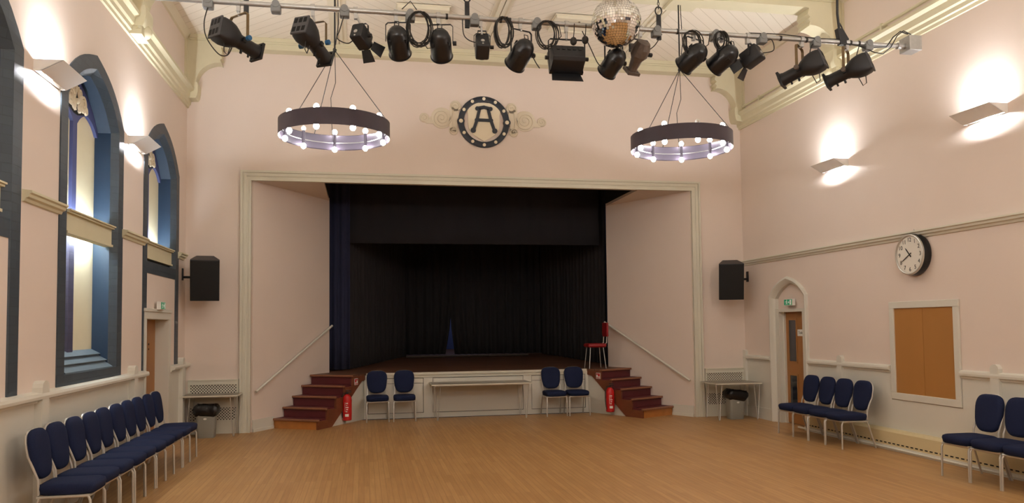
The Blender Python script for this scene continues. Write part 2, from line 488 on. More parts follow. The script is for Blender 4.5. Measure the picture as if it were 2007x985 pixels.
# ---- left wall with three window recesses
WT = 0.35
WH, WS, WA = 0.80, 4.03, 4.53          # hole half width, springing, apex
WINS = [(-7.15, 2.46), (-4.35, 1.25), (-1.50, 2.46)]
b = MB()
edges = [YR] + [e for yc, _ in WINS for e in (yc - WH, yc + WH)] + [0.16]
for i in range(0, len(edges), 2):
    b.box(XL - WT, XL, edges[i], edges[i + 1], 0, ZC)
for yc, zb in WINS:
    a = arch(WH, WS, WA, 8, yc)
    b.prism([(yc - WH, ZC)] + a + [(yc + WH, ZC)], 'X', XL - WT, XL)
    if zb < 2: b.box(XL - WT, XL, yc - WH, yc + WH, 0, zb)
b.box(XL - WT, XL, WINS[0][0] - WH, WINS[0][0] + WH, 0, 2.46)
DL0, DL1, DLZ = -2.36, -1.14, 1.92     # left door opening
b.box(XL - WT, XL, DL1, -.70, 0, 2.46)
b.box(XL - WT, XL, DL0 + .06, DL1, DLZ, 2.46)
b.box(XL - WT, XL - .2, DL0, DL1, 0, DLZ)
struct(b.build('wall_left', M_wall, smooth=0))

def window(idx, yc, low):
    w = bpy.data.objects.new('window_%d' % idx, None); COL.objects.link(w); w.location = (XL, yc, 1.2); w['kind'] = 'structure'; w['_o'] = (XL, yc, 1.2)
    zb = 1.15
    # painted surround, flat on the wall then rounding inward
    b = MB()
    oo = [(yc - .98, zb)] + arch(.98, 4.09, 4.68, 8, yc) + [(yc + .98, zb)]
    ii = [(yc - .80, zb)] + arch(.80, 4.03, 4.53, 8, yc) + [(yc + .80, zb)]
    rr = [(yc - .72, zb)] + arch(.72, 4.00, 4.45, 8, yc) + [(yc + .72, zb)]
    n = len(oo)
    x0, x1, x2, x3 = XL - .02, XL + .012, XL - .06, XL - .235
    rings = []
    for k in range(n):
        (ay, az), (by, bz), (cy, cz) = oo[k], ii[k], rr[k]
        rings.append([(x0, ay, az), (x1, ay, az), (x1, by, bz), (x2, cy, cz), (x0 - .06, by, bz)])
    b.loft(rings)
    if low: b.box(XL - .03, XL + .012, yc - .80, yc + .80, zb, 1.27)
    b.build('surround', M_band, w, 20)
    # deep blue reveal
    b = MB()
    zr = 1.27 if low else 2.46
    r0 = [(yc - .72, zr)] + arch(.72, 4.00, 4.45, 8, yc) + [(yc + .72, zr)]
    r1 = [(yc - .80, zr)] + arch(.80, 4.03, 4.53, 8, yc) + [(yc + .80, zr)]
    rings = [[(x2, p[0], p[1]), (x3, p[0], p[1]), (x3, q[0], q[1]), (x2, q[0], q[1])] for p, q in zip(r0, r1)]
    b.loft(rings)
    b.build('reveal', M_bluebrick if False else M_blue, w, 20)
    # cream panels behind the tracery
    b = MB(); b.prism([(yc - .78, zr)] + arch(.78, 4.0, 4.5, 6, yc) + [(yc + .78, zr)], 'X', XL - .26, XL - .235)
    b.build('panel', M_panelcream, w, 0)
    # tracery board with two lancets
    b = MB()
    tr = [(yc - .72, 3.94)] + arch(.72, 3.99, 4.45, 8, yc) + [(yc + .72, 3.94), (yc + .69, 3.94)]
    tr += list(reversed(arch(.315, 3.94, 4.10, 6, yc + .375))) + list(reversed(arch(.315, 3.94, 4.10, 6, yc - .375)))
    tr = [p for i, p in enumerate(tr) if i == 0 or p != tr[i - 1]]
    b.prism(tr, 'X', XL - .236, XL - .2)
    zt = 2.9 if low else 2.6
    b.box(XL - .236, XL - .2, yc - .06, yc + .06, zt if low else 2.5, 3.94)
    b.build('tracery', M_purple, w, 20)
    if low:
        b = MB(); b.box(XL - .236, XL - .205, yc - .10, yc + .05, 1.42, 2.72); b.build('mullion', M_purplebrick, w, 0)
    # carved motif
    b = MB()
    b.cur = 1
    b.prism([(yc - .33, 4.10), (yc - .06, 4.03), (yc + .06, 4.03), (yc + .33, 4.10), (yc + .30, 4.20), (yc + .12, 4.33), (yc, 4.39), (yc - .12, 4.33), (yc - .30, 4.20)], 'X', XL - .2, XL - .192)
    b.cur = 0
    X = XL - .188
    for s in (-1, 1):
        for (cy, cz, r) in ((.19, 4.19, .075), (.19, 4.19, .035), (.08, 4.27, .04), (.27, 4.13, .035), (.085, 4.115, .04)):
            pts = [(X, yc + s * (cy + r * cos(a * pi / 8)), cz + r * sin(a * pi / 8)) for a in range(16)]
            b.tube(pts, .017, 5, closed=True)
        b.tube([(X, yc + s * .05, 4.06), (X, yc + s * .10, 4.15), (X, yc + s * .06, 4.24), (X, yc + s * .02, 4.33)], .02, 5)
        b.tube([(X, yc + s * .12, 4.10), (X, yc + s * .2, 4.10), (X, yc + s * .29, 4.17)], .016, 5)
    b.ball((X, yc, 4.17), .035, 8, 6)
    b.build('carving', [M_shield, M_dark], w)
    # transom beam with moulded top
    b = MB()
    b.box(XL - .10, XL - .03, yc - .70, yc + .70, 2.665, 2.87)
    b.box(XL - .11, XL + .0, yc - .71, yc + .71, 2.865, 2.885); b.box(XL - .11, XL + .018, yc - .71, yc + .71, 2.885, 2.90)
    b.box(XL - .11, XL - .012, yc - .70, yc + .70, 2.66, 2.685)
    b.box(XL - .235, XL - .09, yc - .71, yc + .71, 2.735, 2.80)
    b.build('transom', M_cream, w, 0)
    b = MB()
    if low:
        prof = [(-.235, 1.27), (-.004, 1.27), (-.004, 1.283), (-.085, 1.338), (-.085, 1.352), (-.066, 1.352), (-.066, 1.358), (-.155, 1.408), (-.155, 1.424), (-.134, 1.424), (-.134, 1.430), (-.235, 1.484)]
        b.prism([(XL + px_, pz_) for px_, pz_ in prof], 'Y', yc - .72, yc + .72)
        b.build('sill', M_sill, w, 0)
    else:
        b.box(XL - .2, XL + .008, yc - .80, yc + .80, 2.46, 2.62); b.prism([(XL - .2, 2.60), (XL - .03, 2.60), (XL - .2, 2.66)], 'Y', yc - .72, yc + .72)
        b.build('sill', M_band, w, 20)
    return w
window(1, -7.15, False); window(2, -4.35, True); window(3, -1.50, False)
for yc, wh in ((-4.35, 'middle'), (-1.50, 'farthest')):
    t = thing('strip_light', 'cool white strip light hidden behind the transom beam of the %s window' % wh, 'light', (XL - .14, yc, 2.80), 'strip lights behind the window beams')
    b = MB(); b.box(XL - .17, XL - .12, yc - .62, yc + .62, 2.80, 2.825); b.build('casing', M_whiteplain, t, 0)
    b = MB(); b.cyl((XL - .145, yc - .6, 2.838), (XL - .145, yc + .6, 2.838), .012, n=8)
    if yc != -1.5: b.cyl((XL - .16, yc - .6, 2.715), (XL - .16, yc + .6, 2.715), .012, n=8)
    b.build('tube', M_strip, t)

# dado, rails, cornices on the left wall
def dado_prof(x, s, out):   # polygon in XZ for a moulded rail; s = +1 projects to +X
    return [(x, 1.06), (x + s * out * .45, 1.065), (x + s * out * .5, 1.085), (x + s * out * .95, 1.10), (x + s * out, 1.125), (x + s * out * .9, 1.15), (x, 1.165)]
b = MB()
b.prism(dado_prof(XL, 1, .095), 'Y', YR, -2.44); b.prism(dado_prof(XL, 1, .095), 'Y', -1.04, 0.0)
for yc in (-5.77, -3.0, -.42):
    b.prism([(yc - .075, 0), (yc + .075, 0), (yc + .075, 1.2)] + [(yc + .075 * cos(a), 1.2 + .06 * sin(a)) for a in (pi * .2, pi * .4, pi * .6, pi * .8)] + [(yc - .075, 1.2)], 'X', XL, XL + .085)
struct(b.build('trim_4', M_white, smooth=20))
b = MB(); b.box(XL, XL + .02, YR, -2.44, 0, 1.07); b.box(XL, XL + .02, -1.04, -.0, 0, 1.07); struct(b.build('trim_5', M_white, smooth=0))
b = MB(); b.box(XL + .02, XL + .04, YR, -2.44, 0, .2); b.box(XL + .02, XL + .04, -1.04, 0, 0, .2); struct(b.build('baseboard_left', M_white, smooth=0))
# picture rails between the windows
def rail_prof(x, s): return [(x, 2.80), (x + s * .02, 2.805), (x + s * .03, 2.83), (x + s * .055, 2.84), (x + s * .06, 2.865), (x + s * .08, 2.875), (x + s * .08, 2.895), (x, 2.905)]
b = MB()
for y0, y1 in ((-6.13, -5.30), (-3.40, -2.44), (-.58, -.17)):
    b.prism(rail_prof(XL, 1), 'Y', y0, y1)
struct(b.build('trim_6', M_cream, smooth=20))
b = MB(); b.prism([(x, z - .04) for x, z in rail_prof(XR, -1)], 'Y', YR, 0); struct(b.build('trim_7', M_trim, smooth=20))
def corn_prof(x, s): return [(x, 5.33), (x + s * .03, 5.33), (x + s * .035, 5.37), (x + s * .06, 5.38), (x + s * .065, 5.43), (x + s * .09, 5.45), (x + s * .10, 5.53), (x + s * .15, 5.56), (x + s * .155, 5.60), (x, 5.62)]
b = MB(); b.prism(corn_prof(XL, 1), 'Y', YR, 0); struct(b.build('trim_8', M_cream, smooth=15))
b = MB(); b.prism(corn_prof(XR, -1), 'Y', YR, 0); struct(b.build('trim_9', M_cream, smooth=15))
# ceiling edge moulding and ribs
b = MB()
b.prism([(XL, 6.40), (XL + .03, 6.41), (XL + .06, 6.46), (XL + .10, 6.5), (XL, 6.5)], 'Y', YR, 0)
b.prism([(XR, 6.40), (XR - .03, 6.41), (XR - .06, 6.46), (XR - .10, 6.5), (XR, 6.5)], 'Y', YR, 0)
struct(b.build('trim_10', M_ceilpaint, smooth=20))
b = MB()
for k in (1, 2, 3):
    x = XL + 2.456 * k
    b.box(x - .13, x + .13, YR, -.1, 6.485, 6.5); b.box(x - .06, x - .008, YR, -.1, 6.455, 6.5); b.box(x + .008, x + .06, YR, -.1, 6.455, 6.5)
struct(b.build('trim_11', M_ceilpaint, smooth=0))

# roof trusses with curved brackets and corbels
def bracket(x, s):
    arc = [(x + s * (.17 + .37 * (1 - cos(a))), 5.69 + .36 * sin(a)) for a in [pi / 2 * k / 8 for k in range(9)]]
    p = [(x, 6.5), (x, 5.69)] + arc
    p += [(x + s * .57, 6.03), (x + s * .545, 6.10), (x + s * .58, 6.13), (x + s * .545, 6.17), (x + s * .58, 6.21), (x + s * .56, 6.30), (x + s * .60, 6.31), (x + s * .60, 6.5)]
    return p
def truss(y0, y1, name):
    b = MB()
    b.prism(bracket(XL, 1), 'Y', y0, y1); b.prism(bracket(XR, -1), 'Y', y0, y1)
    b.box(XL + .60, XR - .60, y0, y1, 6.31, 6.5)
    b.box(XL + .08, XR - .08, y0 - .035, y0 + .01, 6.435, 6.499); b.box(XL + .08, XR - .08, y0 - .018, y0 + .01, 6.405, 6.435)
    for x, s in ((XL, 1), (XR, -1)):
        b.prism([(x, 5.70), (x + s * .20, 5.70), (x + s * .215, 5.66), (x + s * .215, 5.56), (x + s * .20, 5.48), (x + s * .18, 5.44), (x, 5.43)], 'Y', y0 - .04, y1)
        b.box(*sorted((x, x + s * .04)), y0 - .02, y0 + .01, 5.70, 6.405)
    return struct(b.build(name, M_cream, smooth=25))
truss(-.20, 0, 'trim_12')
truss(-3.25, -2.95, 'trim_13')
b = MB()
for k in (1, 3):
    x = XL + 2.456 * k
    b.box(x - .22, x + .22, -3.29, -2.91, 6.265, 6.36)
struct(b.build('trim_14', M_cream, smooth=0))
# rounded corbel knobs on the cornice below the middle truss
b = MB()
for x, s in ((XL, 1), (XR, -1)):
    pts = [(x + s * .13, -3.1 + .17 * cos(a), 5.40 + .16 * sin(a)) for a in [pi * k / 8 for k in range(9)]]
    b.tube(pts, .03, 6); b.prism([(-3.28, 5.34), (-2.92, 5.34), (-2.92, 5.62), (-3.28, 5.62)], 'X', *sorted((x, x + s * .17)))
    b.ball((x + s * .16, -3.1, 5.42), .09, 10, 6)
struct(b.build('trim_15', M_cream))
# conduit above the right cornice
b = MB(); b.cyl((XR - .07, YR, 5.70), (XR - .07, -.25, 5.70), .022, n=8)
for k in range(7): b.box(XR - .095, XR - .002, -.9 - k * 1.1, -.86 - k * 1.1, 5.62, 5.73)
b.tube([(XR - .07, -2.86, 5.70), (XR - .07, -2.86, 5.9)], .006, 5)
tag(b.build('conduit_pipe', M_cream), 'cream painted pipe running just above the right wall cornice', 'pipe')

# ---- right wall with the gothic door recess
RD0, RD1 = -2.08, -.96
b = MB()
a = arch(.50, 2.13, 2.40, 6, -1.52)
b.box(XR, XR + .4, YR, -2.02, 0, ZC); b.box(XR, XR + .4, -1.02, .16, 0, ZC)
b.prism([(-2.02, ZC)] + a + [(-1.02, ZC)], 'X', XR, XR + .4)
b.box(XR + .17, XR + .4, -2.02, -1.02, 0, 2.42)
struct(b.build('wall_right', M_wall, smooth=0))
b = MB()
o1 = [(-2.10, 0)] + arch(.58, 2.15, 2.47, 6, -1.52) + [(-.94, 0)]
i1 = [(-1.99, 0)] + arch(.47, 2.11, 2.36, 6, -1.52) + [(-1.05, 0)]
for xo, oo_, ii_ in ((-.035, o1, i1),):
    rings = [[(XR + .15, p[0], p[1]), (XR + xo, p[0], p[1]), (XR + xo - .012, (p[0] * .7 + q[0] * .3), (p[1] * .7 + q[1] * .3)), (XR + xo, (p[0] * .45 + q[0] * .55), (p[1] * .45 + q[1] * .55)), (XR + .03, q[0], q[1]), (XR + .15, q[0], q[1])] for p, q in zip(oo_, ii_)]
    b.loft(rings)
# lintel + inner jamb
b.box(XR + .022, XR + .13, -1.985, -1.055, 1.88, 1.93); b.box(XR + .022, XR + .13, -1.17, -1.055, 0, 1.88); b.box(XR + .022, XR + .13, -1.985, -1.88, 0, 1.88)
b.box(XR + .10, XR + .16, -1.20, -1.16, 0, 1.88); b.box(XR + .10, XR + .16, -1.90, -1.87, 0, 1.88)
struct(b.build('trim_16', M_white, smooth=30))
b = MB(); b.prism([(-1.99, 1.93)] + arch(.47, 2.11, 2.36, 6, -1.52) + [(-1.05, 1.93)], 'X', XR + .09, XR + .13); struct(b.build('trim_17', M_wall, smooth=0))
d = bpy.data.objects.new('door_1', None); COL.objects.link(d); d['kind'] = 'structure'; d.location = (XR + .15, -1.52, 0); d['_o'] = (XR + .15, -1.52, 0)
b = MB(); b.box(XR + .135, XR + .17, -1.90, -1.16, 0.01, 1.88); b.build('door_leaf', M_door, d, 0)
for z0, z1 in ((1.05, 1.74), (.20, .81)):
    b = MB()
    ya, yb = -1.51, -1.30
    b.box(XR + .125, XR + .136, ya - .03, yb + .03, z0 - .03, z0); b.box(XR + .125, XR + .136, ya - .03, yb + .03, z1, z1 + .03)
    b.box(XR + .125, XR + .136, ya - .03, ya, z0, z1); b.box(XR + .125, XR + .136, yb, yb + .03, z0, z1)
    f = b.build('glazing_bead', M_door, d, 0)
    b = MB(); b.box(XR + .131, XR + .136, ya, yb, z0, z1); g = b.build('glass', M_glass, d, 0)
sg = thing('door_sign', 'small white "Toilets" sign on the wooden door under the pointed arch', 'sign', (XR + .134, -1.70, 1.52))
b = MB(); b.box(XR + .130, XR + .135, -1.80, -1.555, 1.475, 1.585); b.build('plate', M_whiteplain, sg, 0)
vs, fs = text_poly('Toilets', .062)
b = MB(); Mt = Matrix.Translation((XR + .129, -1.675, 1.53)) @ Matrix(((0, 0, -1, 0), (-1, 0, 0, 0), (0, 1, 0, 0), (0, 0, 0, 1)))
b.add([Mt @ v for v in vs], fs); b.build('lettering', M_dark, sg, 0)

# right dado
b = MB()
def dr(z): return [(x, zz - .045) for x, zz in dado_prof(XR, -1, .06)]
for y0, y1 in ((YR, -5.30), (-4.05, -2.10), (-.94, -.0)): b.prism(dr(0), 'Y', y0, y1)
for yc in (-5.82, -2.95, -.04):
    b.prism([(yc - .06, 0), (yc + .06, 0), (yc + .06, 1.16)] + [(yc + .06 * cos(a), 1.16 + .05 * sin(a)) for a in (pi * .2, pi * .4, pi * .6, pi * .8)] + [(yc - .06, 1.16)], 'X', XR - .055, XR)
struct(b.build('trim_18', M_white, smooth=20))
b = MB()
for y0, y1, z in ((YR, -5.30, 1.03), (-5.30, -4.05, .66), (-4.05, -2.10, 1.03), (-.94, 0, 1.03)): b.box(XR - .015, XR, y0, y1, 0, z)
struct(b.build('trim_19', M_white, smooth=0))
b = MB(); b.box(XR - .035, XR - .015, -.94, 0, 0, .2); b.box(XR - .035, XR - .015, -2.3, -2.1, 0, .2); struct(b.build('baseboard_right', M_white, smooth=0))

# left door
b = MB()
x0, x1 = XL, XL + .03
b.box(XL - .168, XL + .03, DL1 - .012, DL1 + .10, 0, 1.84); b.box(XL - .168, XL + .03, DL0 - .06, DL0 + .02, 0, 1.84)
b.box(XL - .168, XL + .03, DL0 - .06, DL1 + .10, 1.84, 1.94); b.box(XL - .0, XL + .045, DL0 - .07, DL1 + .11, 1.94, 1.985)
struct(b.build('trim_20', M_white, smooth=0, bevel=.004))
d = bpy.data.objects.new('door_2', None); COL.objects.link(d); d['kind'] = 'structure'; d.location = (XL - .17, -1.75, 0); d['_o'] = (XL - .17, -1.75, 0)
b = MB(); b.box(XL - .19, XL - .165, DL0 + .02, DL1, .01, 1.84); b.build('door_leaf', M_door, d, 0)
b = MB(); b.cyl((XL - .166, -1.5, 1.49), (XL - .158, -1.5, 1.49), .014, n=10); b.cyl((XL - .166, -1.5, 1.42), (XL - .158, -1.5, 1.42), .012, n=10); b.build('door_lock', M_dark, d)

# ================================================================== STAGE
WO_L, WO_R = .90, .85
def at(p0, t, n, s, w): q = p0 + t * s + n * w; return (q.x, q.y)
sL = 2.04; sR = (1.28 + WO_R * -nR.y) / tR.y
YF = 1.28
cL = at(WL0, tL, nL, sL, WO_L); cR = at(WR0, tR, nR, sR, WO_R)
stage = thing('stage', 'raised wooden stage with white panelled front between the side stairs', 'stage', (XM, 3.5, 0))
zS = 0.84
b = MB()
poly = [at(WL0, tL, nL, 1.60, .0), at(WL0, tL, nL, 1.60, WO_L - .03), (cL[0], YF), (cR[0], YF), at(WR0, tR, nR, 1.53, WO_R - .03), at(WR0, tR, nR, 1.53, .0), (WR1.x, WR1.y), (WL1.x, WL1.y)]
b.prism(poly, 'Z', zS - .035, zS)
def rake(y): return zS + (y - 1.9) * .031
b.add([(-3.2, 1.9, zS), (7.3, 1.9, zS), (7.3, 8.9, rake(8.9)), (-3.2, 8.9, rake(8.9))], [(0, 1, 2, 3)])
b.build('stage_floor', M_stagefloor, stage, 0)
# front: boards with three recessed panels, dark gaps between the boards
fx0, fx1 = cL[0] - .02, cR[0] + .02
b = MB(); b.box(fx0, fx1, YF + .035, YF + .06, 0, zS - .036); b.build('backing', M_dark, stage, 0)
b = MB()
pan = [(fx0 + .06, 1.10), (1.27, 3.01), (3.17, fx1 - .06)]
z0p, z1p = .09, .74
xs = [fx0] + [v for p in pan for v in p] + [fx1]
for i in range(0, len(xs), 2): b.box(xs[i], xs[i + 1], YF, YF + .034, 0, zS - .036)
for p in pan:
    b.box(p[0], p[1], YF, YF + .034, 0, z0p); b.box(p[0], p[1], YF, YF + .034, z1p, zS - .036)
    b.box(p[0] + .009, p[1] - .009, YF + .006, YF + .034, z1p - .095, z1p - .009)
    b.box(p[0] + .009, p[1] - .009, YF + .012, YF + .034, z0p + .009, z1p - .103)
b.build('front_panel', M_white, stage, 0)
b = MB(); b.box(fx0 + .04, fx1 - .04, YF - .035, YF + .03, zS - .04, zS + .004); b.box(fx0 + .05, fx1 - .05, YF - .012, YF - .0005, zS - .09, zS - .04); b.build('front_rail', M_trim, stage, 0)
# loose light marks / taped oblong and trap lines on the boards
b = MB()
def strip(x0, y0, x1, y1, wd=.02):
    p, q = Vector((x0, y0)), Vector((x1, y1)); n_ = Vector((-(q - p).y, (q - p).x)).normalized() * wd
    zz = lambda v: (rake(v.y) if v.y > 1.9 else zS) + .004
    vs = [p + n_, p - n_, q - n_, q + n_]; b.add([(v.x, v.y, zz(v)) for v in vs], [(0, 1, 2, 3)])
strip(1.62, 3.9, 2.95, 3.9); strip(1.62, 3.9, 1.6, 4.2); strip(2.95, 3.9, 2.85, 4.2); strip(2.55, 2.9, 3.05, 1.4, .006); strip(.9, 2.3, 1.2, 2.3, .015)
b.build('floor_tape', mat('worn_tape', srgb(120, 104, 88), 0.6), stage, 0)

# stairs
def stair(p0, t, n, W, s0, go, s_end, name, label, side):
    root = thing(name, label, 'stairs', (p0.x + t.x * 1.2 + n.x * W / 2, p0.y + t.y * 1.2 + n.y * W / 2, 0), 'side stairs up to the stage')
    A = lambda s, w_: at(p0, t, n, s, w_)
    def slab(b, s_a, s_b, w_a, w_b, z0, z1):
        b.prism([A(s_a, w_a), A(s_b, w_a), A(s_b, w_b), A(s_a, w_b)], 'Z', z0, z1)
    R = zS / 5
    for i in range(5):
        sa = s0 + go * i; z = R * (i + 1)
        se = sa + go if i < 4 else sa + .02
        b = MB(); slab(b, sa + .02, sa + .045, .01, W - .04, z - R, z - .03)
        b.build('riser', M_wood if i == 0 else M_maroon, root, 0)
        if i < 4:
            b = MB(); slab(b, sa, se + .045, .01, W - .035, z - .03, z - .002); tr = b.build('tread', M_maroon, root, 0)
        b = MB(); slab(b, sa - .02, sa + .03, .005, W - .0 if i else W + .02, z - .034, z + .001)
        b.build('nosing', M_nosing, root, 0, bevel=.008)
    # outer string: stepped top, sloping underside
    def P(s, z):
        q = p0 + t * s; return (s, z)
    prof = [(s0 + .01, 0)]
    for i in range(5):
        prof += [(s0 + go * i + .01, R * (i + 1) - .03), (s0 + go * (i + 1) + .01 if i < 4 else s_end, R * (i + 1) - .03)]
    prof += [(s_end, zS - .11), (s_end - .12, zS - .13), (s0 + .42, 0)]
    b = MB()
    q0, q1 = p0 + n * (W - .035), p0 + n * W
    Mx = Matrix(((t.x, n.x, 0, p0.x), (t.y, n.y, 0, p0.y), (0, 0, 1, 0), (0, 0, 0, 1)))
    b.prism(prof, 'Y', W - .035, W, Mx)
    b.build('stringer', M_darkwood, root, 0)
    b = MB(); b.prism([(s0 + .35, 0), (s_end + .05, 0), (s_end + .05, zS - .09), (s_end - .16, zS - .16)], 'Y', W - .055, W - .03, Mx)
    b.build('side_panel', M_white, root, 0)
    return root, Mx
stL, MxL = stair(WL0, tL, nL, WO_L, .53, .268, sL, 'staircase', 'five step maroon staircase rising from the left splayed wall to the stage', -1)
stR, MxR = stair(WR0, tR, nR, WO_R, .48, .262, sR, 'staircase', 'five step maroon staircase rising along the right splayed wall to the stage', 1)

# handrails on the splayed walls
def handrail(p0, t, n, sa, za, sb, zb, label):
    root = thing('handrail', label, 'handrail', (p0.x, p0.y, za), 'stair handrails')
    pa = p0 + t * sa + n * .05; pb = p0 + t * sb + n * .05
    b = MB(); b.cyl((pa.x, pa.y, za), (pb.x, pb.y, zb), .021, n=10); b.build('rail', M_white, root)
    for k in (.08, .5, .92):
        q = pa.lerp(pb, k); zz = za + (zb - za) * k; q2 = q - n * .05
        b = MB(); b.tube([(q.x, q.y, zz), (q.x, q.y, zz - .03), (q2.x, q2.y, zz - .04)], .008, 6); b.build('rail_bracket', M_white, root)
handrail(WL0, tL, nL, .03, .66, 2.24, 1.735, 'white sloping handrail on the left splayed wall above the steps')
handrail(WR0, tR, nR, .04, .66, 2.19, 1.75, 'white sloping handrail on the right splayed wall above the steps')

# curtains
def drape(name, label, path, z0f, z1, m, amp=.05, wl=.16, group=None, cat='curtain', pull=0):
    pts = [Vector(p) for p in path]; L = []; 
    # resample
    seg = []; tot = 0
    for a, c in zip(pts[:-1], pts[1:]): seg.append((tot, a, c)); tot += (c - a).length
    N = max(6, int(tot / (wl / 8)))
    rows_ = 7
    vs = []; fs = []
    for i in range(N + 1):
        d_ = tot * i / N
        for s_, a, c in reversed(seg):
            if d_ >= s_ - 1e-9:
                p = a.lerp(c, min(1, (d_ - s_) / (c - a).length)); tt = (c - a).normalized(); break
        nn = Vector((-tt.y, tt.x))
        ph = 2 * pi * d_ / wl + 0.8 * sin(d_ * 3.1)
        for k in range(rows_ + 1):
            fz = k / rows_
            q = p + nn * (amp * sin(ph) * (1.0 - .35 * fz) + .012 * sin(ph * .37 + 5 * fz))
            if pull:   # the free edge is drawn aside near the floor
                e = i / N if pull > 0 else 1 - i / N
                q = q - tt * (pull * max(0, e - .75) * 4 * max(0, 1 - fz / .30) ** 1.6)
            z0 = z0f(i / N, q) if callable(z0f) else z0f
            vs.append((q.x, q.y, z0 + (z1 - z0) * fz))
    for i in range(N):
        for k in range(rows_):
            a = i * (rows_ + 1) + k; fs.append((a, a + rows_ + 1, a + rows_ + 2, a + 1))
    b = MB(); b.add(vs, fs); o = b.build(name, m, smooth=60)
    md = o.modifiers.new('thick', 'SOLIDIFY'); md.thickness = .008
    return tag(o, label, cat, group)
drape('stage_curtain', 'navy blue curtain hanging at the left edge of the stage opening', [(-.80, 2.20), (-.27, 2.26)], .875, 5.3, M_navy_cloth, .035, .15)
drape('stage_curtain', 'navy blue curtain gathered at the right edge of the stage opening, mostly behind the wall', [(5.9, 2.15), (4.98, 2.15)], .875, 5.3, M_navy_cloth, .04, .15)
def slant(n_, q): return 2.6
drape('stage_curtain', 'black side curtain running back along the left of the stage', [(-.30, 2.5), (.05, 3.4), (.55, 4.8), (1.0, 6.0)], lambda f, q: rake(q.y) + .01, 5.4, M_black_cloth, .05, .2)
drape('stage_curtain', 'black side curtain running back along the right of the stage', [(5.05, 2.4), (4.95, 3.2), (4.75, 4.8), (4.5, 6.0)], lambda f, q: rake(q.y) + .01, 5.4, M_black_cloth, .05, .2)
drape('stage_curtain', 'left half of the black back curtain, its lower corner pulled away from the gap', [(.2, 6.28), (2.19, 6.24)], lambda f, q: rake(q.y) + .02, 5.4, M_black_cloth, .05, .2, pull=.17)
drape('stage_curtain', 'right half of the black back curtain, closing the rear of the stage', [(2.13, 6.12), (5.4, 6.2)], lambda f, q: rake(q.y) + .02, 5.4, M_black_cloth, .05, .2, pull=-.12)
drape('curtain_border', 'very dark pelmet cloth hanging across the top of the stage opening', [(-.62, 2.38), (4.9, 2.32)], 3.38, 5.4, mat('very_dark_navy_cloth', srgb(29, 28, 32), .95), .008, .3)
b = MB(); b.box(.5, 4.5, 8.6, 8.62, rake(8.6) + .005, 4.5); tag(b.build('backcloth', M_stageblue, smooth=0), 'blue cloth glimpsed through the gap in the black back curtain', 'backcloth')
# bare point light added behind the back curtain for the blue glow in its gap
ld = bpy.data.lights.new('backstage_light', 'POINT'); ld.energy = 30; ld.shadow_soft_size = .1; ld.color = (.9, .93, 1)
lo = bpy.data.objects.new('backstage_light', ld); COL.objects.link(lo); lo.location = (2.6, 7.4, 3.6)
# pole lying on the stage
b = MB()
for (xa, xb) in ((1.0, 1.9), (1.9, 3.0), (3.0, 4.0)):
    ya, yb = 5.35 + xa * .02, 5.35 + xb * .02
    b.cyl((xa, ya, rake(ya) + .03), (xb - .01, yb, rake(yb) + .03), .025 if xa != 1.9 else .02, n=8)
tag(b.build('metal_pole', mat('dull_pole', srgb(84, 74, 66), .4, metal=.4)), 'long thin pole lying on the stage floor before the back curtain', 'pole')

# red stool
st = thing('bar_stool', 'red vinyl stool with back and metal legs at the right of the stage', 'stool', (4.52, 1.50, zS))
b = MB(); b.rbox(4.33, 4.71, 1.31, 1.69, 1.25, 1.33, .035); b.build('seat', M_redfab, st)
b = MB(); b.rbox(4.72, 4.76, 1.34, 1.66, 1.46, 1.74, .02); b.build('backrest', M_redfab, st)
for sx, sy in ((-1, -1), (1, -1), (-1, 1), (1, 1)):
    b = MB(); b.cyl((4.52 + sx * .13, 1.5 + sy * .13, 1.26), (4.52 + sx * .17, 1.5 + sy * .17, zS), .009, n=8); b.build('leg', M_steel, st)
b = MB(); 
for sy in (-1, 1): b.tube([(4.64, 1.5 + sy * .1, 1.27), (4.73, 1.5 + sy * .1, 1.34), (4.745, 1.5 + sy * .1, 1.6)], .01, 6)
b.build('back_frame', M_chrome, st)

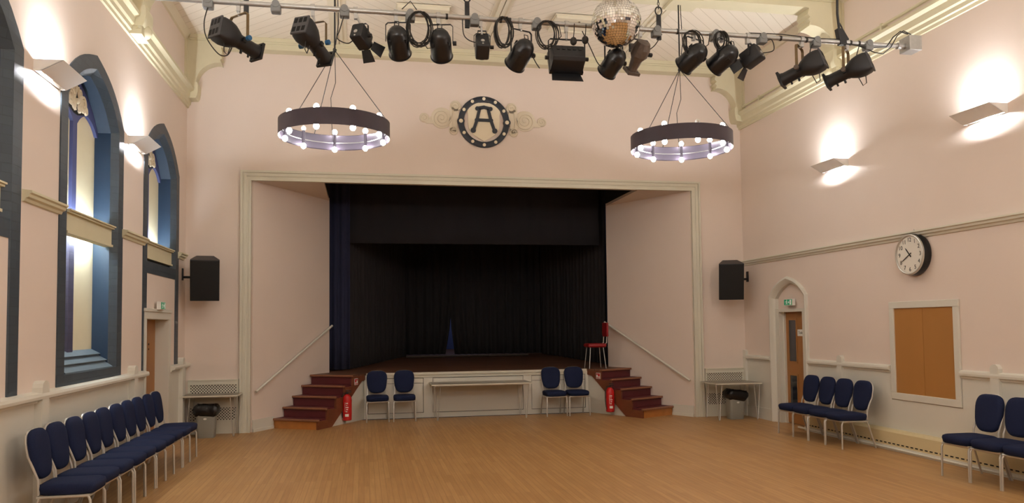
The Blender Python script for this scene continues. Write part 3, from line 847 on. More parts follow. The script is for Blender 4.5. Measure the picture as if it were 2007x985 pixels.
# fire extinguishers, hung on the white stair side panels
def extinguisher(x, y, label):
    r = thing('fire_extinguisher', label, 'fire extinguisher', (x, y, .06), 'fire extinguishers by the stairs')
    T = Matrix.Translation((x, y, .07))
    b = MB(); b.lathe([(0, .07), (.01, .08), (.36, .08), (.41, .068), (.445, .035), (.455, .022)], T, 20); b.build('cylinder', M_red, r)
    b = MB(); b.cyl((x, y, .52), (x, y, .56), .02, n=10); b.box(x - .015, x + .075, y - .012, y + .012, .555, .57); b.box(x - .015, x + .065, y - .012, y + .012, .585, .597); b.build('valve', M_blackmetal, r)
    b = MB(); b.tube([(x - .01, y, .545), (x - .07, y - .01, .54), (x - .095, y - .01, .47), (x - .098, y - .01, .3), (x - .085, y - .02, .17), (x - .075, y - .03, .12)], .009, 6); b.build('hose', M_cable, r)
    # label patch and lines of writing wrapped on the front (-Y side)
    def wrap(b, a0, a1, z0, z1, rr=.0812):
        n_ = 5
        vs = []; 
        for i in range(n_ + 1):
            a = a0 + (a1 - a0) * i / n_; vs += [(x + rr * cos(a), y + rr * sin(a), z0), (x + rr * cos(a), y + rr * sin(a), z1)]
        b.add(vs, [(2 * i, 2 * i + 2, 2 * i + 3, 2 * i + 1) for i in range(n_)])
    b = MB(); c = -pi / 2
    wrap(b, c - .45, c + .35, .14, .185)
    for k in range(5): wrap(b, c - .3 + .1 * (k % 2), c + .05 + .12 * (k % 3), .22 + k * .036, .235 + k * .036)
    wrap(b, c - .5, c - .44, .22, .39)
    b.build('label_print', M_whiteplain, r, 30)
    b = MB(); b.lathe([(0, .0815), (.018, .0815)], Matrix.Translation((x, y, .33)), 20, False); b.box(x - .05, x + .05, y + .07, y + .13, .3, .36); b.build('bracket', M_red, r)
extinguisher(-.29, .66, 'red fire extinguisher hanging beside the left stage stairs')
extinguisher(4.53, .62, 'red fire extinguisher hanging beside the right stage stairs')

# fire action notices on the stringers
def notice(Mx, s, W, label):
    t_ = thing('fire_notice', label, 'sign', tuple(Mx @ Vector((s, W, .70))), 'fire notices on the stairs')
    b = MB(); b.box(s - .055, s + .055, W, W + .004, .66, .775, Mx); b.build('plate', M_whiteplain, t_, 0)
    b = MB(); b.box(s - .045, s + .002, W + .004, W + .006, .705, .765, Mx); b.box(s + .01, s + .045, W + .004, W + .006, .735, .765, Mx); b.box(s - .045, s + .045, W + .004, W + .006, .67, .685, Mx); b.build('pictogram', M_red, t_, 0)
notice(MxL, 1.72, WO_L, 'small red and white fire notice on the left staircase string')
notice(MxR, 1.60, WO_R, 'small red and white fire notice on the right staircase string')

# ================================================================== WALL FITTINGS
# emblem
ex, ez = 2.085, 5.288
em = thing('wall_emblem', 'round slate blue emblem with letter A on a shield and cream scrolls', 'emblem', (ex, 0, ez))
b = MB()
N = 48; rings = []
for k in range(N):
    a = 2 * pi * k / N; c, s_ = cos(a), sin(a)
    rings.append([(ex + c * r, y, ez + s_ * r) for r, y in ((.457, 0), (.457, -.03), (.44, -.04), (.375, -.04), (.355, -.03), (.355, 0))])
rings.append(rings[0]); b.loft(rings, None, False)
for s_ in (-1, 1): b.cyl((ex + s_ * .41, 0, ez), (ex + s_ * .41, -.045, ez), .066, n=20)
b.build('ring', M_emblem, em)
for k in range(12):
    a = 2 * pi * k / 12; rr = .035 if k % 6 == 0 else .029
    b = MB(); b.lathe([(0, rr), (.008, rr), (.014, rr * .6), (.016, .001)], Matrix.Translation((ex + .41 * cos(a), -.04 if k % 6 else -.045, ez + .41 * sin(a))) @ Matrix.Rotation(pi / 2, 4, 'X'), 16)
    b.build('stud', M_shield, em)
b = MB()
sh = [(-.27, .26), (-.2, .33), (-.1, .345), (0, .34), (.1, .345), (.2, .33), (.27, .26), (.30, .2), (.28, .12), (.285, -.02), (.27, -.13), (.19, -.23), (.08, -.30), (0, -.345), (-.08, -.30), (-.19, -.23), (-.27, -.13), (-.285, -.02), (-.28, .12), (-.30, .2)]
b.prism([(ex + p[0], ez + p[1]) for p in sh], 'Y', -.022, -.001); b.build('shield', M_shield, em, 0, bevel=.006)
b = MB()
def blob(x, z, r): b.cyl((ex + x, -.02, ez + z), (ex + x, -.04, ez + z), r, n=14)
def bar(x0, z0, x1, z1, w_):
    p, q = Vector((x0, z0)), Vector((x1, z1)); n_ = Vector((-(q - p).y, (q - p).x)).normalized() * w_
    b.prism([(ex + v.x, ez + v.y) for v in (p + n_, p - n_, q - n_, q + n_)], 'Y', -.039, -.02)
for s_ in (-1, 1):
    bar(s_ * .075, .235, s_ * .125, .03, .027); bar(s_ * .125, .03, s_ * .185, -.15, .027); blob(s_ * .192, -.155, .046); blob(s_ * .13, .03, .034); blob(s_ * .118, .235, .038); bar(0, .262, s_ * .118, .235, .03)
blob(0, .262, .031); bar(-.13, .03, .13, .03, .027)
b.build('letter', M_emblem, em)
for s_ in (-1, 1):
    b = MB()
    def disc(cx, cz, r, th): b.lathe([(0, r), (th * .6, r), (th, r * .93), (th, .001)], Matrix.Translation((ex + s_ * cx, 0, ez + cz)) @ Matrix.Rotation(pi / 2, 4, 'X'), 28)
    def spiral(cx, cz, r, turns, d0, rr=.008, y=-.024):
        pts = []
        n_ = int(18 * turns)
        for k in range(n_ + 1):
            a = d0 + 2 * pi * turns * k / n_; q = r * (1 - .88 * k / n_)
            pts.append((ex + s_ * (cx + q * cos(a)), y, ez + cz + q * sin(a)))
        b.tube(pts, rr, 6)
    disc(.745, .045, .185, .018); disc(1.05, .04, .083, .018); disc(.50, .265, .098, .018); disc(.535, -.165, .08, .018)
    b.prism([(ex + s_ * x_, ez + z_) for x_, z_ in ((.45, .22), (.60, .25), (.62, .0), (.60, -.17), (.48, -.19), (.47, -.05), (.44, .1))], 'Y', -.018, 0)
    b.prism([(ex + s_ * x_, ez + z_) for x_, z_ in ((.86, .16), (.97, .02), (1.05, -.04), (1.0, -.06), (.88, -.06))], 'Y', -.016, 0)
    spiral(.745, .045, .165, 2.4, pi); spiral(1.05, .04, .072, 1.6, -pi * .6); spiral(.50, .265, .085, 1.6, -.6); spiral(.535, -.165, .068, 1.5, .6)
    b.tube([(ex + s_ * .545, -.022, ez + .2), (ex + s_ * .56, -.022, ez + .04), (ex + s_ * .55, -.022, ez - .12)], .009, 6)
    b.build('scroll', M_scroll, em)

# clock
ck = thing('wall_clock', 'large round wall clock with black case and white face showing 10:40', 'clock', (XR, -4.60, 2.552))
Tc = Matrix.Translation((XR, -4.60, 2.552)) @ Matrix(((0, 0, -1, 0), (-1, 0, 0, 0), (0, 1, 0, 0), (0, 0, 0, 1)))   # local x -> -Y, y -> Z, z -> -X (out)
b = MB(); b.lathe([(0, .262), (.02, .272), (.07, .268), (.10, .255), (.102, .24)], Tc, 48); b.build('case', M_blackgloss, ck)
b = MB(); b.lathe([(.10, .262), (.118, .258), (.122, .248), (.116, .238), (.104, .236)], Tc, 48, False); b.build('bezel', M_chrome, ck)
b = MB(); b.lathe([(.1025, .237), (.104, .237)], Tc, 48); b.build('face', M_faces, ck, 0)
b = MB()
for h in range(1, 13):
    a = pi / 2 - 2 * pi * h / 12
    vs, fs = text_poly(str(h), .075)
    b.add([Tc @ Matrix.Translation((.19 * cos(a), .19 * sin(a), .105)) @ v for v in vs], fs)
b.build('numerals', M_dark, ck, 0)
def hand(ang, L, w_, nm, z):
    b = MB(); R_ = Tc @ Matrix.Rotation(-ang, 4, 'Z')
    b.prism([(-w_, -.04), (w_, -.04), (w_ * .9, L * .75), (0, L), (-w_ * .9, L * .75)], 'Z', z, z + .002, R_); b.build(nm, M_dark, ck, 0)
hand(2 * pi * (10 + 40 / 60) / 12, .12, .008, 'hour_hand', .108); hand(2 * pi * 40 / 60, .175, .006, 'minute_hand', .111)
b = MB(); b.tube([(XR - .005, -4.56, 2.80), (XR - .03, -4.60, 2.88), (XR - .005, -4.64, 2.80)], .003, 5); b.build('hanging_wire', M_steel, ck)

# serving hatch
hk = thing('serving_hatch', 'closed serving hatch of two beech doors in a white frame on right wall', 'hatch', (XR, -4.675, .67))
b = MB()
y0, y1, z0, z1 = -5.29, -4.06, .67, 1.96
rectframe(b, 'X', XR - .03, XR - .001, y0, y1, z0, z1, .088)
b.build('frame', M_white, hk, 0, bevel=.004)
for ya, yb in ((y0 + .085, -4.677), (-4.671, y1 - .085)):
    b = MB(); b.box(XR - .012, XR - .0005, ya, yb, z0 + .086, z1 - .086); b.build('door', M_ply, hk, 0)

# skirting heater
ht = thing('skirting_heater', 'long cream skirting heater with slots, along the foot of right wall', 'heater', (XR, -5, 0))
b = MB(); b.prism([(XR - .015, .06), (XR - .125, .06), (XR - .125, .24), (XR - .105, .27), (XR - .015, .27)], 'Y', -9.5, -2.15); b.build('cover', M_heater, ht, 0)
b = MB()
yy = -2.22
while yy > -7.2:
    b.box(XR - .127, XR - .12, yy - .05, yy, .085, .10); yy -= .085
sl = b.build('slots', M_hole, ht, 0); sl['kind'] = 'stuff'
b = MB(); b.box(XR - .135, XR - .1, -9.5, -2.12, .0, .062); b.build('base_rail', M_white, ht, 0)
b = MB(); b.cyl((XR - .14, -9.5, .03), (XR - .14, -1.95, .03), .014, n=8); b.build('pipe', M_white, ht)

# radiator covers on the back wall
for (xa, xb, side) in ((XL + .06, FL - .18, 'left'), (FR + .20, XR - .06, 'right')):
    rc = thing('radiator_cover', 'white boxed radiator cover with perforated bands in the %s back corner' % side, 'radiator cover', ((xa + xb) / 2, -.03, 0), 'radiator covers')
    b = MB(); b.box(xa, xb, -.035, -.001, .79, .86); b.box(xa, xb, -.028, -.001, .42, .64); b.box(xa, xb, -.028, -.001, 0.0, .22)
    for za_, zb_ in ((.22, .42), (.64, .79)): b.box(xa, xa + .03, -.028, -.001, za_, zb_); b.box(xb - .03, xb, -.028, -.001, za_, zb_)
    b.box(xa, xb, -.045, -.001, .86, .875)
    b.build('board', M_trim, rc, 0)
    for z0, z1 in ((.64, .79), (.22, .42)):
        b = MB(); b.box(xa + .03, xb - .03, -.018, -.001, z0, z1); b.build('perforated_band', M_lattice, rc, 0)

# exit signs
def exit_sign(M, label):
    t_ = thing('exit_sign', label, 'sign', tuple(M.translation), 'green exit signs')
    b = MB(); b.box(-.13, .13, -.055, .055, 0, .055, M); b.build('casing', M_whiteplain, t_, 0)
    b = MB(); b.box(-.12, .12, -.047, .047, .055, .058, M); b.build('sign_panel', M_green, t_, 0)
    b = MB(); z0, z1 = .058, .0595
    # running figure, arrow, doorway
    def Q(poly): b.prism(poly, 'Z', z0, z1, M)
    Q([(-.045, .03), (-.03, .03), (-.03, .042), (-.045, .042)]); Q([(-.06, .012), (-.03, .028), (-.022, .02), (-.035, -.005), (-.05, -.005)])
    Q([(-.05, -.005), (-.04, -.008), (-.055, -.035), (-.068, -.035)]); Q([(-.04, -.003), (-.02, -.018), (-.018, -.036), (-.028, -.036), (-.03, -.02), (-.045, -.008)])
    Q([(-.085, .0), (-.065, .005), (-.06, .014), (-.08, .012)]); Q([(.055, -.04), (.1, -.04), (.1, .04), (.055, .04)])
    Q([(-.005, -.006), (.02, -.006), (.02, -.02), (.042, .0), (.02, .02), (.02, .006), (-.005, .006)])
    b.build('pictogram', M_signwhite, t_, 0)
# rows give local x, y, z(out) in world
exit_sign(Matrix(((0, 0, 1, XL + .04), (1, 0, 0, -1.78), (0, 1, 0, 2.03), (0, 0, 0, 1))), 'green and white exit sign above the left wall door')
exit_sign(Matrix(((0, 0, -1, XR + .05), (-1, 0, 0, -1.52), (0, 1, 0, 2.04), (0, 0, 0, 1))), 'green exit sign under the pointed arch of the right door')

# loudspeakers
def speaker(x, y, z, rz, label, wallx, by):
    t_ = thing('loudspeaker', label, 'speaker', (x, y, z), 'black wall loudspeakers')
    M = Matrix.Translation((x, y, z)) @ Matrix.Rotation(rz, 4, 'Z') @ Matrix.Rotation(radians(17), 4, 'X')
    b = MB(); b.prism([(-.215, -.16), (.215, -.16), (.215, -.10), (.13, .17), (-.13, .17), (-.215, -.10)], 'Z', -.33, .33, M); b.build('cabinet', M_blackmetal, t_, 0, bevel=.008)
    b = MB(); b.box(-.205, .205, -.172, -.16, -.32, .32, M); b.build('grille', M_speaker, t_, 0, bevel=.006)
    s = 1 if wallx > x else -1
    pa = M @ Vector((0, .16, .0))
    b = MB(); b.box(*sorted((wallx, wallx - s * .015)), by - .035, by + .035, z - .02, z + .17); b.tube([(wallx - s * .01, by, z + .03), (pa.x + s * .02, by, z + .03), tuple(pa)], .02, 8); b.build('wall_bracket', M_blackmetal, t_, 30)
speaker(-2.47, -.42, 2.50, radians(10), 'black loudspeaker on a bracket in the left back corner', XL, -.22)
speaker(6.50, -.42, 2.48, radians(-22), 'black loudspeaker on a bracket in the right back corner', XR, -.16)

# wall sconces
def sconce(side, yc, label, seen=True):
    x = XL if side < 0 else XR; s = 1 if side < 0 else -1
    t_ = thing('wall_sconce', label, 'wall light', (x, yc, 4.03), 'white wedge wall lights')
    X = lambda o: x + s * o
    ya, yb = yc - .29, yc + .29
    b = MB()
    b.prism([(X(.237), 4.092), (X(.247), 4.088), (X(.063), 3.985), (X(.055), 3.989)], 'Y', ya, yb)
    for y_ in (ya, yb - .006): b.prism([(X(0), 4.092), (X(.245), 4.092), (X(.058), 3.985), (X(0), 3.985)], 'Y', y_, y_ + .006)
    b.build('shade', M_lampwhite, t_, 0)
    b = MB(); b.box(*sorted((X(0), X(.012))), ya + .02, yb - .02, 3.99, 4.085); b.box(*sorted((X(0.01), X(.05))), yc - .095, yc - .085, 4.02, 4.06); b.box(*sorted((X(0.01), X(.08))), yc + .085, yc + .095, 4.02, 4.06); b.build('back_plate', M_lampwhite, t_, 0)
    b = MB(); b.cyl((X(.075), yc - .085, 4.045), (X(.075), yc + .085, 4.045), .008, n=8); b.build('tube', M_tube, t_)
sconce(-1, -5.66, 'white wedge wall light between the two nearer windows on left wall')
sconce(-1, -2.90, 'white wedge wall light between the two farther windows on left wall')
sconce(1, -5.81, 'white wedge wall light on right wall, the nearer of the two')
sconce(1, -2.96, 'white wedge wall light on right wall, the farther of the two')

for yc, w_ in ((-8.55, 'first'), (-11.4, 'second'), (-14.3, 'third')):  # wall lights added out of view to even out the room light
    sconce(-1, yc, 'unseen wedge wall light added for even light on left wall, %s one back from the nearest window' % w_)
    sconce(1, yc, 'unseen wedge wall light added for even light on right wall, %s one back toward the rear of the hall' % w_)

# ceiling hatches (square vents)
for (xa, xb, lab) in ((.50, 1.27, 'square cream ceiling vent panel left of the centre rib'), (2.93, 3.68, 'square cream ceiling vent panel behind the mirror ball')):
    v_ = thing('ceiling_vent', lab, 'vent', ((xa + xb) / 2, -1.7, 6.42), 'ceiling vent panels')
    b = MB(); y0, y1 = -2.0, -1.4
    rectframe(b, 'Z', 6.42, 6.47, xa, xb, y0, y1, .07)
    b.box(xa - .02, xb + .02, y0 - .02, y1 + .02, 6.47, 6.485)
    b.build('frame', M_ceilpaint, v_, 0)
    b = MB(); b.box(xa + .06, xb - .06, y0 + .06, y1 - .06, 6.44, 6.475); b.build('panel', M_ceilpaint, v_, 0)
    b = MB()
    for k in range(3):
        cx = xa + .2 + k * .18; b.tube([(cx - .06, -1.8, 6.43), (cx, -1.75 + .02 * k, 6.42), (cx + .07, -1.7, 6.432)], .012, 5)
    b.ball(((xa + xb) / 2 + .02, -1.86, 6.42), .02, 8, 5); b.build('pulley', M_oldgrey, v_)

# ================================================================== CHANDELIERS
def chandelier(cx, cy, phase, off, label, hook=6.27, seen=True):
    mbulb = M_bulb if cy > -8 else M_bulb_rear
    t_ = thing('ring_chandelier', label, 'chandelier', (cx, cy, 4.18), 'iron ring chandeliers')
    b = MB(); N = 64; rings = []
    for k in range(N):
        a = 2 * pi * k / N; c, s_ = cos(a), sin(a)
        rings.append([(cx + c * r, cy + s_ * r, z) for r, z in ((.70, 4.175), (.712, 4.165), (.712, 4.375), (.70, 4.365), (.704, 4.27))])
    rings.append(rings[0]); b.loft(rings, None, False); b.build('ring_band', M_ringmetal, t_, 30)
    b = MB(); b.tube([(cx + .655 * cos(a), cy + .655 * sin(a), 4.255) for a in [2 * pi * k / 40 for k in range(40)]], .006, 5, closed=True)
    b.build('wiring_hoop', M_steel, t_)
    for k in range(9):
        a = pi / 2 + phase + 2 * pi * k / 9; x, y = cx + .64 * cos(a), cy + .64 * sin(a)
        b = MB(); b.cyl((x, y, 4.195), (x, y, 4.368), .021, n=12); b.box(x - .01 + .03 * cos(a), x + .01 + .03 * cos(a), y - .01 + .03 * sin(a), y + .01 + .03 * sin(a), 4.25, 4.29)
        h = b.build('bulb_holder', M_ringmetal, t_)
        for j, z in enumerate((4.402, 4.160)):
            b = MB(); b.ball((x, y, z), .035, 14, 8, 1.1)
            bo = b.build('bulb', M_bulboff if (k, j) == off else mbulb, t_); bo.parent = h
    b = MB(); b.tube([(cx + .02 * cos(a), cy + .02 * sin(a), 5.33 + .02 * sin(2 * a)) for a in [2 * pi * k / 12 for k in range(12)]], .006, 5, closed=True)
    b.cyl((cx, cy, 5.30), (cx, cy, 5.36), .012, n=8); b.build('suspension_ring', M_blackmetal, t_)
    for k in range(3):
        a = pi / 2 + phase + 2 * pi * k / 3 + .4
        b = MB(); b.cyl((cx, cy, 5.33), (cx + .70 * cos(a), cy + .70 * sin(a), 4.37), .005, n=6); b.build('suspension_wire', M_blackmetal, t_)
    b = MB(); b.cyl((cx, cy, 5.34), (cx, cy, hook), .011, n=8); b.tube([(cx + .01, cy, 5.4), (cx + .05, cy, 5.7), (cx + .03, cy, hook)], .006, 5); b.build('rod', M_blackmetal, t_)
    b = MB(); b.tube([(cx, cy, 5.32), (cx + .01, cy, 4.9), (cx - .05 if k else cx, cy + .02, 4.7), (cx + .60 * cos(pi / 2 + phase + .05), cy + .60 * sin(pi / 2 + phase + .05), 4.27)], .005, 5); b.build('flex', M_cable, t_)
chandelier(-.37, -3.1, 0.036, (1, 0), 'iron ring chandelier of lit bulbs hanging left of the letter A emblem')
chandelier(4.44, -3.1, -.41, (5, 0), 'iron ring chandelier of lit bulbs hanging right of the letter A emblem')
chandelier(-.37, -9.3, 0.2, None, 'unseen iron ring chandelier added to light the near left part of the hall floor', ZC)  # this pair is added out of view to light the hall evenly
chandelier(4.44, -9.3, 0.3, None, 'unseen iron ring chandelier added to light the near right part of the hall floor', ZC)

chandelier(-.37, -15.5, 0.2, None, 'unseen iron ring chandelier added for light by the rear wall, on the left of the hall', ZC)  # another unseen pair, added for more light from the rear
chandelier(4.44, -15.5, 0.3, None, 'unseen iron ring chandelier added for light by the rear wall, on the right of the hall', ZC)

# ================================================================== LIGHTING BAR
RY, RZ = -6.0, 4.69
bar_ = thing('lighting_bar', 'long silver scaffold lighting bar carrying all the stage lamps', 'lighting bar', (XM, RY, RZ))
b = MB(); b.cyl((-2.05, RY, RZ), (5.78, RY, RZ), .024, n=16); b.build('bar_tube', M_steel, bar_)
for x in (-1.392, -.796, -.176, .44, 1.06, 1.68, 2.93, 3.57, 4.10, 4.72, 5.34):
    b = MB(); b.rbox(x - .045, x + .045, RY - .045, RY + .045, RZ - .075, RZ + .0, .012); b.cyl((x, RY - .05, RZ - .0), (x, RY + .05, RZ - .0), .034, n=14)
    b.build('socket_box', M_greybox, bar_)
b = MB(); b.box(5.79, 5.94, RY - .085, RY + .085, RZ - .06, RZ + .10); b.build('end_box', M_steel, bar_, 0, bevel=.006)
b = MB(); b.cyl((5.70, RY, RZ), (5.795, RY, RZ), .036, .03, n=14); b.build('end_collar', M_steel, bar_)
for x in (-1.06, .99, 2.96):
    b = MB(); b.box(x - .022, x + .022, RY - .012, RY + .012, RZ - .10, RZ + .16)
    for k in range(3): b.cyl((x, RY - .016, RZ - .07 + k * .09), (x, RY + .016, RZ - .07 + k * .09), .009, n=8)
    b.tube([(x + .035 * cos(a), RY, RZ + .20 + .045 * sin(a)) for a in [2 * pi * k / 12 for k in range(12)]], .007, 6, closed=True)
    zz = RZ + .24
    while zz < ZC:
        b.tube([(x + (.01 if int(zz * 20) % 2 else 0) * cos(a), RY + (.0 if int(zz * 20) % 2 else .01) * cos(a), zz + .022 * sin(a)) for a in [2 * pi * k / 6 for k in range(6)]], .0035, 4, closed=True); zz += .036
    b.build('hanger', M_blackmetal, bar_)
b = MB(); x = 4.99; b.tube([(x, RY, ZC), (x + .01, RY, 5.4), (x, RY, 5.0), (x + .02, RY, 4.78)], .014, 6); b.tube([(x + .02, RY, 4.9), (x + .05, RY, 4.85), (x + .04, RY, 4.75)], .008, 6)
b.prism([(x - .02, 4.83), (x + .04, 4.83), (x + .11, 4.72), (x + .08, 4.66), (x + .01, 4.66)], 'Y', RY - .03, RY + .03); b.build('hanger', M_blackmetal, bar_)
b = MB()
for x in (.78, 1.31, 1.40, 2.46, 3.15, 3.66, 3.93, 4.30, 4.60, 5.12, 5.22): b.cyl((x, RY, RZ), (x + .022, RY, RZ), .028, n=12)
b.build('tape_bands', M_cable, bar_)
b = MB()
b.tube([(3.95, RY - .01, RZ + .03), (4.3, RY - .02, RZ + .035), (4.75, RY - .02, RZ + .015), (5.0, RY, RZ + .03)], .006, 5)
b.tube([(5.05, RY - .02, RZ - .02), (5.35, RY - .03, RZ - .05), (5.55, RY - .02, RZ - .03), (5.63, RY - .03, RZ + .08), (5.72, RY - .03, RZ + .15), (5.82, RY - .02, RZ + .13)], .007, 5)
b.tube([(5.2, RY - .02, RZ - .03), (5.4, RY - .03, RZ - .10), (5.5, RY - .03, RZ - .11), (5.6, RY - .03, RZ - .03), (5.68, RY - .03, RZ + .1), (5.76, RY - .03, RZ + .16), (5.86, RY - .02, RZ + .13)], .006, 5)
b.build('cable', M_cable, bar_)

def frame_from(d):
    d = Vector(d).normalized(); side = d.cross(Vector((0, 0, 1))).normalized(); up = side.cross(d)
    return side, d, up
def lampM(c, d):
    s, f, u = frame_from(d)
    # local: x side, y up, z forward
    return Matrix(((s.x, u.x, f.x, c[0]), (s.y, u.y, f.y, c[1]), (s.z, u.z, f.z, c[2]), (0, 0, 0, 1)))
def yoke(root, hx, c, d, w_, top, m, strap=(.003, .013), ytop=None):
    s, f, u = frame_from(d); c = Vector(c)
    p1, p2 = c - s * w_, c + s * w_
    zt = top
    pts = [p1, Vector((p1.x, p1.y, zt - .02)), Vector((p1.x + s.x * .02, p1.y + s.y * .02, zt)), Vector((p2.x - s.x * .02, p2.y - s.y * .02, zt)), Vector((p2.x, p2.y, zt - .02)), p2]
    b = MB(); b.tube([tuple(p) for p in pts], strap, flat=tuple(s)); b.build('yoke', m, root, 0)
    b = MB(); b.cyl((c.x, c.y, zt - .01), (hx, RY, RZ - .03), .012, n=8); b.cyl((hx - .018, RY, RZ), (hx + .018, RY, RZ), .034, n=12); b.box(hx - .016, hx + .016, RY - .015, RY + .03, RZ - .08, RZ - .02)
    b.build('hook_clamp', M_steel, root)
    return p1, p2
def knob(root, p, s, m, r=.022):
    b = MB(); b.cyl(tuple(p), tuple(Vector(p) + s * .035), r, n=10); b.build('knob', m, root)
def par(hx, c, d, label, top, k_side=1, sc=1.0):
    root = thing('par_can', label, 'stage light', (hx, RY, RZ - .1), 'black stage lights on the bar')
    M = lampM(c, d) @ Matrix.Scale(sc, 4)
    b = MB(); b.lathe([(-.155, .002), (-.150, .035), (-.135, .062), (-.105, .086), (-.06, .1), (-.055, .104), (.145, .104), (.147, .112), (.155, .112), (.155, .098), (.02, .095), (.015, .02)], M, 28, False); b.build('can', M_blackgloss, root, 40)
    b = MB(); b.lathe([(.03, .001), (.03, .094), (.035, .094), (.05, .05), (.052, .001)], M, 20, False); b.build('lens', M_glass, root)
    for a in (0.6, 2.5, 4.1):
        b = MB(); b.box(-.012, .012, .1, .113, -.07, -.03, M @ Matrix.Rotation(a, 4, 'Z')); b.build('clip', M_blackmetal, root, 0)
    b = MB()
    b.tube([M @ Vector((-.02, .05, -.14)), M @ Vector((-.02, .09, -.15)), M @ Vector((.02, .09, -.15)), M @ Vector((.02, .05, -.14))], .005, 5)
    b.build('rear_handle', M_blackmetal, root, 0)
    p1, p2 = yoke(root, hx, c, d, .118 * sc, top, M_blackmetal, (.003, .010))
    s = frame_from(d)[0]
    knob(root, p2, s, M_blackmetal)
    return root
def profile(hx, c, d, label, top, ym, km, L=.5):
    root = thing('profile_spotlight', label, 'stage light', (hx, RY, RZ - .1), 'black stage lights on the bar')
    M = lampM(c, d)
    b = MB()
    def sq(z, a, bb, p=3.2, n=24): return [(a * math.copysign(abs(cos(t)) ** (2 / p), cos(t)), bb * math.copysign(abs(sin(t)) ** (2 / p), sin(t)), z) for t in [2 * pi * k / n for k in range(n)]]
    b.loft([sq(-.235, .078, .098, 6), sq(-.21, .088, .108, 5), sq(-.15, .10, .118, 3.2), sq(-.09, .098, .110, 2.6), sq(-.035, .082, .085, 2.2), sq(.0, .066, .066, 2), sq(.17, .066, .066, 2), sq(.19, .072, .072, 2), sq(.23, .074, .074, 2), sq(.235, .066, .066, 2), sq(.19, .06, .06, 2)], M)
    b.build('housing', M_blackmetal, root, 40)
    b = MB(); b.rbox(-.08, .08, -.10, .10, -.252, -.232, .008, M); b.cur = 1
    for i in (-1, 0, 1):
        for j in (-1, 1): b.box(i * .048 - .017, i * .048 + .017, j * .05 - .028, j * .05 + .028, -.2535, -.2525, M)
    b.build('rear_grille', [mat('lamp_grey_metal', srgb(66,66,70), .5), M_dark], root, 0)
    b = MB(); b.box(-.08, .08, -.08, -.066, .205, .23, M); b.box(-.08, .08, .066, .08, .205, .23, M); b.box(-.08, -.066, -.066, .066, .205, .23, M); b.box(.066, .08, -.066, .066, .205, .23, M); b.build('gel_frame', M_blackmetal, root, 0)
    b = MB(); b.box(-.085, .085, -.02, .02, .0, .035, M); b.cyl(M @ Vector((0, -.06, .05)), M @ Vector((0, -.10, .05)), .012, n=8); b.cyl(M @ Vector((0, -.06, .13)), M @ Vector((0, -.095, .13)), .01, n=8); b.build('shutter_knobs', M_blackmetal, root)
    b = MB(); b.tube([M @ Vector((.03, -.11, -.15)), M @ Vector((.03, -.19, -.13)), M @ Vector((.03, -.2, -.09)), M @ Vector((.03, -.10, -.08))], .005, 5); b.build('tail_loop', M_cable, root)
    p1, p2 = yoke(root, hx, Vector(c) + Vector(d).normalized() * .01, d, .125, top, ym, (.003, .014))
    s = frame_from(d)[0]
    knob(root, p1 - s * .035, s, km, .024); knob(root, p2, s, km, .024)
    return root
def boxlamp(hx, c, d, label, top, sx=.075, sy=.09, L=.2, doors=(), handle=False, name='fresnel_spotlight'):
    root = thing(name, label, 'stage light', (hx, RY, RZ - .1), 'black stage lights on the bar')
    M = lampM(c, d)
    b = MB(); b.rbox(-sx, sx, -sy, sy, -L / 2, L / 2, .015, M); b.build('housing', M_blackmetal, root, 40)
    b = MB(); b.lathe([(-L / 2 - .006, .018), (-L / 2, .02), (-L / 2 + .002, .02)], M @ Matrix.Translation((0, -.02, 0)), 14); b.lathe([(-L / 2 - .004, .009), (-L / 2, .01)], M @ Matrix.Translation((0, -.065, 0)), 10); b.build('focus_knob', M_steel, root)
    b = MB(); b.lathe([(L / 2, sx * .9), (L / 2 + .02, sx * .95), (L / 2 + .02, sx * .8), (L / 2, sx * .7)], M, 20); b.build('lens_ring', M_blackgloss, root)
    if handle:
        b = MB(); b.tube([M @ Vector((-.04, sy, -L / 2 + .01)), M @ Vector((-.04, sy + .03, -L / 2 - .01)), M @ Vector((.04, sy + .03, -L / 2 - .01)), M @ Vector((.04, sy, -L / 2 + .01))], .008, 6); b.build('handle', M_blackmetal, root)
    for k in doors:
        R_ = M @ Matrix.Rotation(k, 4, 'Z')
        b = MB(); Rz = R_ @ Matrix.Translation((0, sx * .95, L / 2 + .015)) @ Matrix.Rotation(radians(-35), 4, 'X')
        b.prism([(-sx * .75, 0), (sx * .75, 0), (sx * 1.05, .12), (-sx * 1.05, .12)], 'Y', 0, .002, Rz) ; b.build('barn_door', M_blackmetal, root, 0)
    p1, p2 = yoke(root, hx, c, d, sx + .012, top, M_blackmetal, (.003, .010))
    s = frame_from(d)[0]; knob(root, p2, s, M_blackmetal, .018)
    return root

RYc = RY
profile(-1.13, (-1.13, RYc, 4.335), (.62, .62, -.20), 'black profile spotlight with rear vents, leftmost on the lighting bar', 4.58, M_brownyoke, M_blueknob)
profile(-.466, (-.455, RYc, 4.35), (.42, .75, -.36), 'black profile spotlight second from left, pointing down with blue yoke knob', 4.55, M_brownyoke, M_blueknob)
boxlamp(-.072, (-.02, RYc, 4.44), (.45, .75, -.36), 'small black spotlight with open barn doors, third lamp from left on the bar', 4.56, .062, .08, .2, (pi, -pi / 2 - .2))
par(.305, (.325, RYc, 4.42), (.16, .8, -.50), 'black par can, left one of the pair beside the hanging cable coil', 4.60)
par(.709, (.73, RYc, 4.42), (.15, .8, -.50), 'black par can, right one of the pair beside the hanging cable coil', 4.605)
boxlamp(1.122, (1.135, RYc, 4.41), (.05, .75, -.55), 'slim black box lamp with small round focus knob, hanging above the emblem', 4.54, .066, .095, .17, (), True)
